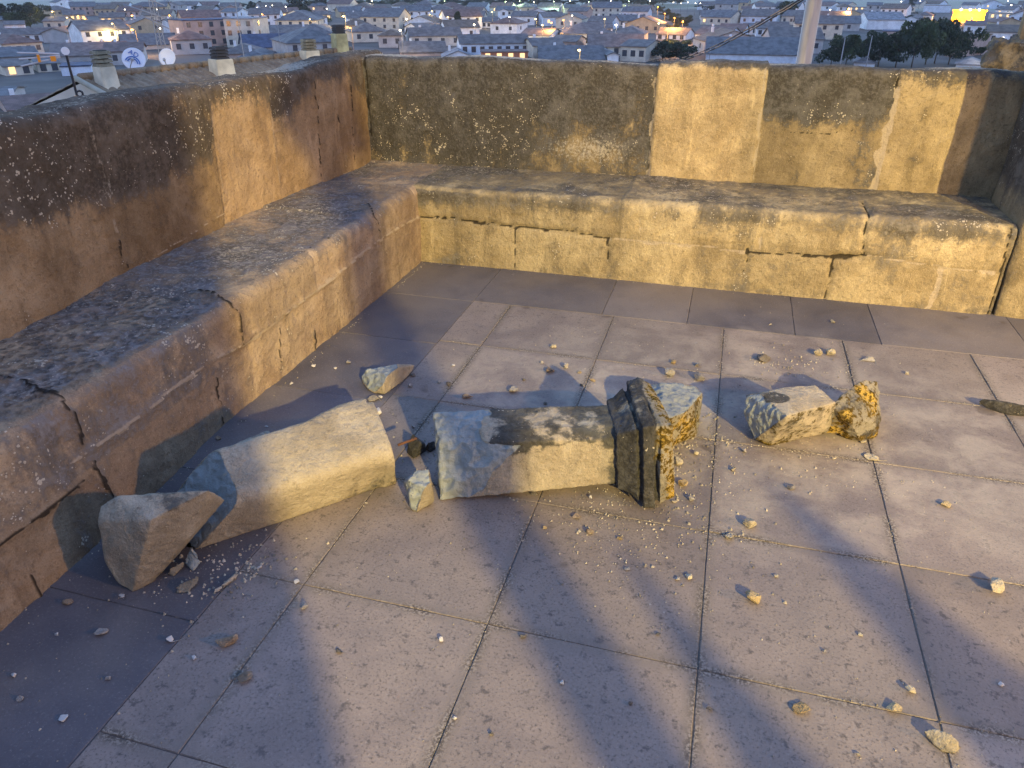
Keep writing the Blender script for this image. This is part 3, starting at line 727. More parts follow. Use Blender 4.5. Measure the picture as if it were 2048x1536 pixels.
piece('stone_sliver', [(370, 1132, .0), (379, 1092, .075), (384, 1090, .075), (399, 1112, .04), (400, 1130, .0), (385, 1142, .0), (366, 1120, .02)], M_frag,
      'upright blue grey sliver wedged between corner chunk and rounded shaft', 'stone sliver', lambda P, N: dict(fresh=0*P[:, 0]+.8, tint=np.full(len(P), .6)), seed=12)
piece('stone_sliver', [(332, 1150, .0), (338, 1135, .03), (374, 1117, .035), (372, 1128, .02), (348, 1153, .0)], M_frag,
      'flat olive flake leaning just right of the corner chunk base', 'stone sliver', lambda P, N: dict(tint=np.full(len(P), .7)), seed=13, voxel=.004)
piece('stone_sliver', [(343, 1190, .0), (352, 1168, .02), (385, 1155, .03), (399, 1152, .02), (397, 1168, .01), (372, 1190, .0)], M_frag,
      'wide flat olive flake on the floor in front of the corner chunk', 'stone sliver', lambda P, N: dict(tint=np.full(len(P), .7)), seed=14, voxel=.004)
piece('stone_sliver', [(440, 1172, .012), (452, 1163, .016), (472, 1144, .012), (481, 1146, .006), (470, 1160, .0), (446, 1178, .0)], M_frag,
      'narrow cream sliver on the floor below the rounded shaft', 'stone sliver', lambda P, N: dict(tint=np.full(len(P), 1.1)), seed=15, voxel=.004)
piece('stone_sliver', [(420, 1192, .0), (424, 1180, .012), (440, 1168, .015), (447, 1172, .012), (438, 1184, .0)], M_frag,
      'whitish chip at the lower tip of the narrow cream sliver', 'stone sliver', lambda P, N: dict(pale=0*P[:, 0]+.8), seed=16, voxel=.004)
piece('oval_stone', [(1845, 1462, .02), (1862, 1455, .03), (1890, 1462, .035), (1915, 1482, .03), (1924, 1500, .01), (1905, 1510, .0), (1880, 1502, .0), (1855, 1482, .0), (1846, 1468, .0)], M_frag,
      'largest loose oval stone near the bottom right corner', 'stone', lambda P, N: dict(crust=0*P[:, 0]+.2, pale=0*P[:, 0]+.1), seed=17, coarse=.008)
# ---- pebbles, one object each
rp = random.Random(11)
M_peb = {'c': stone('cream_pebble', (.36, .31, .22), (.46, .41, .30), specks=.3), 'g': stone('grey_pebble', (.25, .235, .22), (.34, .32, .29), specks=.4),
         'w': plain('white_chip', (.46, .44, .41), .85), 'd': stone('dark_pebble', (.10, .09, .08), (.17, .155, .135), specks=.8),
         'o': stone('ochre_pebble', (.36, .26, .13), (.42, .34, .20), specks=.3), 'b': stone('brown_pebble', (.25, .19, .13), (.32, .25, .18), specks=.4)}
CN = {'c': 'cream', 'g': 'grey', 'w': 'white', 'd': 'dark', 'o': 'ochre', 'b': 'brown'}
def pebble(px, py, w, h, c, label):
    p = W(px, py, 0); dist = float(np.linalg.norm(p-CAM)); s = w*dist/FPX; k = h/w
    bm = bmesh.new(); n = rp.choice([9, 11, 13])
    ht = min(s*.75, max(.25*s, h*dist/FPX*.85))
    pts = []
    for i in range(n):
        q = Vector((rp.gauss(0, 1), rp.gauss(0, 1), rp.gauss(0, 1))).normalized()
        pts.append(Vector((q.x*s*.52, q.y*s*rp.uniform(.35, .55), (q.z*.5+.42)*ht)))
    r0 = bmesh.new(); hull(r0, pts)
    if w >= 13:
        bmesh.ops.bevel(r0, geom=r0.edges[:], offset=s*.035, segments=1, affect='EDGES')
        bmesh.ops.subdivide_edges(r0, edges=r0.edges, cuts=2, use_grid_fill=True)
        for v in r0.verts: v.co += v.normal*(noise.fractal(v.co*(2.2/s)+Vector((px, 0, 0)), 1, 2, 3)*s*.035)
    for v in r0.verts: v.co.z = max(v.co.z, 0)
    me = bpy.data.meshes.new('pebble'); r0.to_mesh(me); r0.free(); bm.free()
    if c == 'w' or True:
        a_ = me.attributes.new('tint', 'FLOAT', 'POINT'); a_.data.foreach_set('value', np.full(len(me.vertices), rp.uniform(.85, 1.15), dtype=np.float32))
    nm = 'stone' if w >= 18 else 'pebble'
    o = link(nm, me, M_peb[c]); o.location = (p[0], p[1], 0); o.rotation_euler = (0, 0, rp.uniform(-.4, .4))
    sz = 'tiny' if w < 10 else 'small' if w < 18 else 'fist sized' if w > 30 else 'medium'
    tag(o, f'{sz} {CN[c]} {"chip" if h < w*.55 else "stone"} {label}', nm, 'loose stones on the terrace floor')
for q in [
 (1665, 646, 10, 9, 'c', 'close to the back bench, right of centre'), (1538, 651, 8, 6, 'c', 'on the joint near the back bench'),
 (1633, 710, 20, 18, 'c', 'left one of the pair behind the finial'), (1659, 710, 20, 17, 'c', 'right one of the pair behind the finial'),
 (1812, 749, 9, 7, 'c', 'right of the finial knob, on its own'), (1488, 904, 15, 12, 'g', 'just below left end of the finial'),
 (1468, 943, 16, 13, 'c', 'between collar and finial, lower down'), (1580, 977, 18, 14, 'g', 'at the edge of the broad shadow below finial'),
 (1889, 1012, 19, 13, 'o', 'alone on the right side below the finial'), (1498, 1054, 30, 26, 'c', 'brightest of the stones right of the crossing joints'),
 (1458, 1075, 23, 18, 'c', 'next to the bright stone, nearer the joint'), (1667, 919, 9, 6, 'c', 'on the floor just below the finial neck'),
 (1725, 886, 14, 9, 'c', 'touching the underside of the finial knob'), (1399, 759, 28, 20, 'g', 'right of the lichened rock, with dark base'),
 (1337, 751, 25, 22, 'g', 'behind the lichened rock, left one'), (1346, 727, 12, 10, 'o', 'behind the grey stone at the collar'),
 (1393, 733, 14, 10, 'g', 'farthest of the three behind the lichened rock'), (1132, 736, 16, 22, 'g', 'standing upright left of the collar top'),
 (1098, 745, 23, 13, 'b', 'lying beside the upright grey stone'), (1158, 746, 10, 6, 'o', 'right of the upright grey stone'),
 (1026, 783, 25, 15, 'g', 'alone above the middle of the square shaft'), (935, 797, 24, 13, 'b', 'above the left end of the square shaft'),
 (896, 770, 13, 12, 'd', 'upper left of the square shaft'), (1089, 809, 9, 10, 'd', 'touching the top edge of the square shaft'),
 (879, 845, 20, 9, 'd', 'tucked at the upper left corner of the square shaft'), (1350, 927, 32, 18, 'c', 'pushed against the foot of the collar'),
 (1364, 971, 24, 18, 'o', 'right of the collar bottom'), (1343, 978, 9, 8, 'w', 'beside the ochre stone at the collar bottom'),
 (1390, 909, 15, 11, 'c', 'under the lichened rock, to its right'), (1181, 997, 12, 10, 'w', 'in the shadow below the square shaft'),
 (1380, 1000, 18, 14, 'g', 'left of the long joint, below the collar'), (1347, 1004, 12, 6, 'c', 'just below the collar bottom'),
 (1152, 1037, 17, 12, 'b', 'in front of the square shaft, rear one'), (1088, 1057, 10, 19, 'o', 'standing on edge in front of the square shaft'),
 (1178, 1066, 20, 14, 'b', 'in front of the square shaft, front one'), (1238, 1078, 12, 7, 'o', 'in front of the collar, farther out'),
 (1067, 990, 17, 10, 'd', 'squeezed under the middle of the square shaft'), (1375, 1156, 20, 12, 'c', 'by the long joint in mid floor'),
 (1353, 1159, 11, 7, 'g', 'left of the cream chip by the long joint'), (1503, 1201, 34, 26, 'o', 'with a long shadow in the middle foreground'),
 (1975, 1177, 46, 30, 'c', 'at the right edge where two joints cross'), (1600, 1421, 34, 13, 'o', 'flat and pointed, near the bottom of the floor'),
 (1817, 1385, 21, 15, 'c', 'above the ochre one at lower right'), (1785, 1421, 28, 14, 'o', 'on the diagonal joint at lower right'),
 (1716, 1512, 10, 8, 'c', 'on the diagonal joint at the bottom edge'), (1720, 1272, 9, 8, 'c', 'in the brightest pinkish patch, right one'),
 (1646, 1304, 8, 7, 'g', 'in the brightest pinkish patch, left one'), (1551, 1154, 9, 7, 'c', 'up and right of the long shadowed ochre stone'),
 (1260, 1408, 12, 9, 'd', 'in the dark band left of the long joint'), (1417, 1420, 12, 10, 'd', 'just right of the long joint near the bottom'),
 (2000, 1371, 9, 7, 'w', 'in the shadow by the right edge'), (1123, 1367, 11, 9, 'w', 'in the lower middle of the floor'),
 (1253, 1139, 12, 6, 'g', 'far in front of the collar'), (1315, 1270, 9, 6, 'd', 'left of the joint crossing in the foreground'),
 (592, 1164, 13, 7, 'w', 'on the joint crossing below the rounded shaft'), (518, 1136, 11, 8, 'w', 'below the rounded shaft on open floor'),
 (601, 1213, 29, 15, 'g', 'rounded, just below the left joint crossing'), (454, 1285, 42, 22, 'b', 'flattened, in the left foreground'),
 (489, 1358, 30, 14, 'b', 'on the joint in the left foreground'), (338, 1281, 17, 13, 'w', 'on the edge of the dark border slabs'),
 (387, 1317, 11, 8, 'w', 'between the border and the brown flattened stone'), (134, 1206, 20, 10, 'b', 'left of the corner chunk on the border'),
 (35, 1206, 24, 16, 'b', 'against the bench foot at the left edge'), (113, 1270, 8, 7, 'w', 'on the dark border below the corner chunk'),
 (24, 1353, 13, 9, 'w', 'at the left edge on the dark border'), (40, 1399, 12, 10, 'g', 'lower left on the dark border'),
 (126, 1437, 17, 10, 'w', 'brightest one on the dark border, bottom left'), (215, 1359, 11, 9, 'g', 'in the middle of the dark border slab'),
 (204, 1265, 24, 16, 'g', 'below the corner chunk on the dark border'), (243, 1197, 13, 13, 'w', 'touching the bottom of the corner chunk'),
 (677, 1302, 17, 6, 'd', 'splinter shaped, in the lower left floor'), (1045, 1273, 17, 12, 'd', 'on the horizontal joint in the middle'),
 (881, 1281, 12, 10, 'w', 'above the middle foreground joint'), (908, 1437, 9, 7, 'w', 'left of the joint near the bottom'),
 (981, 1470, 10, 11, 'd', 'near the bottom edge, left of centre'), (1106, 695, 14, 9, 'c', 'highest one in the middle of the floor'),
 (745, 800, 24, 10, 'c', 'right below the angular stone by the bench'), (760, 796, 10, 8, 'w', 'below the angular stone, right one'),
 (820, 773, 11, 8, 'g', 'right of the angular stone'), (826, 751, 15, 5, 'd', 'under the thin tail of the angular stone'),
 (697, 726, 11, 8, 'g', 'on the border left of the angular stone'), (627, 734, 11, 8, 'w', 'on the border close to the bench foot'),
 (670, 737, 7, 5, 'w', 'on the border between two others'), (877, 765, 9, 6, 'g', 'left of the dark one above the shafts'),
 (1047, 761, 8, 6, 'd', 'above the lone grey stone, right'), (1082, 727, 10, 8, 'g', 'left of the upright grey stone, farther back'),
 (906, 732, 8, 6, 'w', 'in the far middle of the floor'), (1162, 772, 8, 14, 'd', 'left of the collar top'),
 (839, 847, 12, 8, 'g', 'above the dark pointed stone'), (824, 857, 11, 9, 'g', 'touching the dark pointed stone'),
 (755, 828, 22, 17, 'w', 'powdery, at the far end of the rounded shaft'), (583, 768, 10, 6, 'w', 'on the border far behind the rounded shaft'),
 (533, 853, 8, 5, 'w', 'on the border behind the lilac slab'), (437, 878, 14, 9, 'b', 'at the bench foot behind the corner chunk'),
 (1185, 762, 14, 6, 'o', 'soft and rusty, left of the collar top'), (1528, 722, 40, 17, 'd', 'flat crumbled one behind the finial'),
 (1735, 722, 34, 6, 'g', 'thin streak of grit behind the finial knob'), (1740, 918, 28, 5, 'c', 'flat, on the joint below the knob')]:
    pebble(*q)
# ---- grit nobody could count: one object
rg = random.Random(77); vs, fs = [], []
def crumb(x, y, s):
    k = len(vs); h = s*rg.uniform(.4, .8); a0 = rg.uniform(0, 6.3)
    for i in range(5):
        a_ = a0+i*1.2566; r = s*rg.uniform(.35, .6); vs.append((x+r*math.cos(a_), y+r*math.sin(a_), 0))
    vs.append((x+s*rg.uniform(-.1, .1), y+s*rg.uniform(-.1, .1), h))
    for i in range(5): fs.append((k+i, k+(i+1) % 5, k+5))
for cx, cy, rr_, n, s0 in [(1.85, -2.0, .30, 330, .005), (1.95, -1.75, .22, 150, .006), (2.1, -1.5, .9, 330, .004), (1.45, -2.3, .35, 200, .0045), (.55, -2.95, .14, 110, .006), (.35, -3.0, .15, 50, .006), (1.0, -2.1, .35, 110, .005),
                           (1.75, -2.4, .28, 220, .005), (2.45, -1.75, .35, 230, .0045), (2.55, -1.15, .4, 120, .0045), (2.3, -.95, .18, 90, .006), (1.35, -1.2, .5, 140, .004), (1.4, -2.8, 1.3, 420, .0032), (2.3, -2.4, .8, 200, .0035), (.3, -3.2, .4, 60, .005)]:
    for i in range(n):
        x, y = rg.gauss(cx, rr_*.55), rg.gauss(cy, rr_*.55)
        if x > .03 and y < -.03: crumb(x, y, s0*rg.uniform(.5, 1.9))
# grit gathered in the joints and along the foot of the benches
for i in range(420):
    j = rg.choice([0, 1, 2, 3]); 
    if rg.random() < .5: x = X0+TS*rg.choice([0, 1, 2, 3])+rg.gauss(0, .006); y = rg.uniform(-3.6, -.6)
    else: y = Y0-TS*rg.choice([0, 1, 2, 3])+rg.gauss(0, .006); x = rg.uniform(.6, 3.2)
    if noise.noise((x*1.3, y*1.3, 4)) > -.05: crumb(x, y, rg.uniform(.003, .0075))
for i in range(330):
    cx, cy, r_ = rg.choice([(.98, -2.12, .10), (1.86, -1.92, .16), (.52, -2.98, .10), (1.9, -1.75, .2), (2.0, -2.05, .25)]); crumb(rg.gauss(cx, r_), rg.gauss(cy, r_), rg.uniform(.007, .016))
for i in range(260):
    if rg.random() < .6: crumb(.03+pl(-1, base_tab)+abs(rg.gauss(0, .012)), rg.uniform(-3.4, 0), rg.uniform(.003, .008))
    else: crumb(rg.uniform(0, 3.4), -.012-abs(rg.gauss(0, .012)), rg.uniform(.003, .007))
me = bpy.data.meshes.new('grit'); me.from_pydata(vs, [], fs)
gr = link('stone_grit', me, plain('pale_grit', (.29, .26, .205), .9, var=.5, sc=9)); tag(gr, 'scattered pale stone grit and crumbs over the slabs', 'grit', kind='stuff')
# ================================================================== THE TOWN BELOW
GZ = -15.
def proj(p):
    d = np.array(p, float)-CAM; k = d@_F; return np.array([1024+FPX*(d@_R)/k, 768-FPX*(d@_U)/k])
def pxm(G):
    """pixels per metre (sideways, upwards) at a point"""
    az = math.atan2(G[0]-CAM[0], G[1]-CAM[1]); s = np.array([math.cos(az), -math.sin(az), 0])
    a = proj(G); return np.linalg.norm(proj(G+s)-a), np.linalg.norm(proj(G+np.array([0, 0, 1.]))-a), az
# ground
t = NT('plain_and_fields'); v = t.coord('World')
vc = t.voro(t.mapping(v, (1, .55, 1)), .0045, out='Color'); sx = t.n.new('ShaderNodeSeparateXYZ'); t.l.new(vc, sx.inputs[0])
c = t.mix(sx.outputs[0], (.26, .27, .20), (.36, .35, .27)); c = t.mix(t.ramp(sx.outputs[1], .68, .75), c, (.16, .18, .12))
dv = t.n.new('ShaderNodeVectorMath'); dv.operation = 'LENGTH'; t.l.new(v, dv.inputs[0])
c = t.mix(t.ramp(dv.outputs['Value'], 640, 560), c, t.mix(t.ramp(t.noise(v, .05, 4), .4, .6), (.075, .07, .065), (.12, .11, .10)))
Mg = t.done(c, .95)
me = bpy.data.meshes.new('ground'); Rg = 9000
me.from_pydata([(-Rg, -60, GZ), (Rg, -60, GZ), (Rg, Rg*1.6, GZ), (-Rg, Rg*1.6, GZ)], [], [(0, 1, 2, 3)])
tag(link('ground', me, Mg), kind='structure')
# low far hills
hb = []; hf = []
for i in range(121):
    x = -9000+150*i; h = 60+50*noise.noise((x*.0006, 2, 0))+18*noise.noise((x*.003, 5, 0))
    hb += [(x, 7500, GZ-2), (x, 8300, GZ+h), (x, 9500, GZ+h*.9)]
for i in range(120):
    for j in (0, 1): a0 = i*3+j; hf.append((a0, a0+3, a0+4, a0+1))
me = bpy.data.meshes.new('hills'); me.from_pydata(hb, [], hf); tag(link('hills', me, plain('hill_scrub', (.13, .14, .10), .95, sc=.01)), kind='structure')

WALLS = {'white': (.78, .80, .82), 'cream': (.62, .57, .47), 'pink': (.46, .35, .30), 'grey': (.42, .42, .42), 'brick': (.42, .17, .09), 'ochre': (.50, .40, .26), 'bluish': (.60, .68, .78)}
ROOFS = {'brown': (.175, .155, .145), 'slate': (.155, .155, .16), 'red': (.19, .125, .105), 'pale': (.26, .26, .27), 'blue': (.07, .09, .15), 'tan': (.17, .135, .105)}
def roofmat(n, c):
    t = NT('roof_tiles_'+n); v = t.coord('Object'); w = t.n.new('ShaderNodeTexWave'); w.bands_direction = 'X'; w.inputs['Scale'].default_value = 1.3; w.inputs['Distortion'].default_value = .6
    t.l.new(v, w.inputs['Vector']); n1 = t.noise(v, .7, 4); n2 = t.noise(v, 5, 3)
    cc = t.mix(t.ramp(n1, .35, .65), tuple(x*.75 for x in c), tuple(x*1.3 for x in c)); cc = t.mix(t.ramp(n2, .5, .7, 0, .35), cc, tuple(x*.5 for x in c))
    cc = t.mix(t.math('MULTIPLY', w.outputs['Fac'], .3), cc, tuple(x*.45 for x in c)); return t.done(cc, .85, t.bump(w.outputs['Fac'], .4, .08))
MR = {k: roofmat(k, c) for k, c in ROOFS.items()}; MW = {k: plain('render_'+k, c, .9, var=.13, sc=.6) for k, c in WALLS.items()}
M_win = plain('dark_window', (.05, .055, .07), .25, spec=.6); M_winlit = glow('lit_window', (1, .62, .28), .035); M_shut = plain('brown_shutter', (.15, .09, .06), .8); M_trim = plain('white_trim', (.66, .66, .66), .8)
HOUSES = []
def house(px, py, w, h, dep, rot, wall, kind, roof='brown', win=2, floors=1, lit=0, pitch=.36, label=None, cat='house', name='house', chim=0, winc=None, group='houses of the town', wins=1.):
    G = W(px, py, GZ); kx, ky, az = pxm(G)
    wm, hm = w/kx, h/ky; r = rot
    c = empty(name, (G[0]+math.sin(az)*dep/2, G[1]+math.cos(az)*dep/2, GZ), -az+rad(r))
    x, y = wm/2, dep/2; rh = (min(wm, dep) if kind != 'flat' else 1)*pitch*.5
    m = MB(); o = .35
    if kind == 'gx':      # ridge along x, eave faces the viewer
        pts = [(-x, -y, 0), (x, -y, 0), (x, y, 0), (-x, y, 0), (-x, -y, hm), (x, -y, hm), (x, y, hm), (-x, y, hm), (-x, 0, hm+rh), (x, 0, hm+rh)]
        m.poly(pts, [(0, 1, 5, 4), (2, 3, 7, 6), (1, 2, 6, 9, 5), (3, 0, 4, 8, 7)]); k = rh/y*o
        rp_ = [(-x-o, -y-o, hm-k), (x+o, -y-o, hm-k), (x+o, 0, hm+rh), (-x-o, 0, hm+rh), (x+o, y+o, hm-k), (-x-o, y+o, hm-k)]; rf = [(0, 1, 2, 3), (3, 2, 4, 5)]
    elif kind == 'gy':    # gable faces the viewer
        pts = [(-x, -y, 0), (x, -y, 0), (x, y, 0), (-x, y, 0), (-x, -y, hm), (x, -y, hm), (x, y, hm), (-x, y, hm), (0, -y, hm+rh), (0, y, hm+rh)]
        m.poly(pts, [(0, 1, 5, 8, 4), (2, 3, 7, 9, 6), (1, 2, 6, 5), (3, 0, 4, 7)]); k = rh/x*o
        rp_ = [(-x-o, -y-o, hm-k), (-x-o, y+o, hm-k), (0, y+o, hm+rh), (0, -y-o, hm+rh), (x+o, y+o, hm-k), (x+o, -y-o, hm-k)]; rf = [(0, 3, 2, 1), (3, 5, 4, 2)]
    elif kind == 'hip':
        m.box((0, 0, hm/2), (wm, dep, hm)); q = min(x, y)*.95; rx = max(x-q, .01); ry = max(y-q, .01); k = rh/q*o
        rp_ = [(-x-o, -y-o, hm-k), (x+o, -y-o, hm-k), (x+o, y+o, hm-k), (-x-o, y+o, hm-k), (-rx, -ry if y > x else 0, hm+rh), (rx, (-ry if y > x else 0), hm+rh), (rx, (ry if y > x else 0), hm+rh), (-rx, (ry if y > x else 0), hm+rh)]
        rf = [(0, 1, 5, 4), (1, 2, 6, 5), (2, 3, 7, 6), (3, 0, 4, 7), (4, 5, 6, 7)]
    else:
        m.box((0, 0, hm/2), (wm, dep, hm)); rh = 0
    m.build('wall', MW[wall], c)
    if kind == 'flat':
        R = MB().box((0, 0, hm+.13), (wm+.3, dep+.3, .26)).build('roof', MR[roof], c)
    else:
        b = MB(); n = len(rp_); b.poly([(p[0], p[1], p[2]+.16) for p in rp_]+list(rp_), rf+[tuple(i+n for i in f[::-1]) for f in rf])
        es = {}
        for f in rf:
            for i in range(len(f)): e = (f[i], f[(i+1) % len(f)]); es[tuple(sorted(e))] = es.get(tuple(sorted(e)), 0)+1
        b.poly([(p[0], p[1], p[2]+.16) for p in rp_]+list(rp_), [(i, j, j+n, i+n) for (i, j), q in es.items() if q == 1])
        bmesh.ops.remove_doubles(b.bm, verts=b.bm.verts, dist=1e-4)
        R = b.build('roof', MR[roof], c)
    for i in range(chim):
        MB().box((x*(-.5+.9*i), dep*.12, hm+rh*.8+.45), (.6, .6, 1.3)).build('chimney', MW['white' if i % 2 == 0 else 'cream'], R)
    if win:
        wmesh = None; ww, wh = (1.15*wins, 1.35*wins); q = 0
        for fl in range(floors):
            z = (hm/floors)*(fl+.55)
            for i in range(win):
                X = -x+wm*(i+.5)/win
                if wmesh is None: wmesh = MB().box((0, 0, 0), (ww, .12, wh)).mesh('window')
                litq = q < lit; q += 1
                mm = wmesh.copy() if litq else wmesh
                if litq: mm.materials.clear()
                wo = link('window', mm, M_winlit if litq else (winc or M_win), c); wo.location = (X, -y-.01, z)
        if wm > 9 and floors == 1 or floors > 1:
            sd = 1 if px < 1024 else -1
            for fl in range(floors):
                wo = link('window', wmesh, None, c); wo.location = (sd*(x+.01), -y*.3, (hm/floors)*(fl+.55)); wo.rotation_euler = (0, 0, math.pi/2)
    HOUSES.append((px, py-h/2-4, w, h, c, G))
    tag(c, label, cat, group if cat == 'house' else None); return c
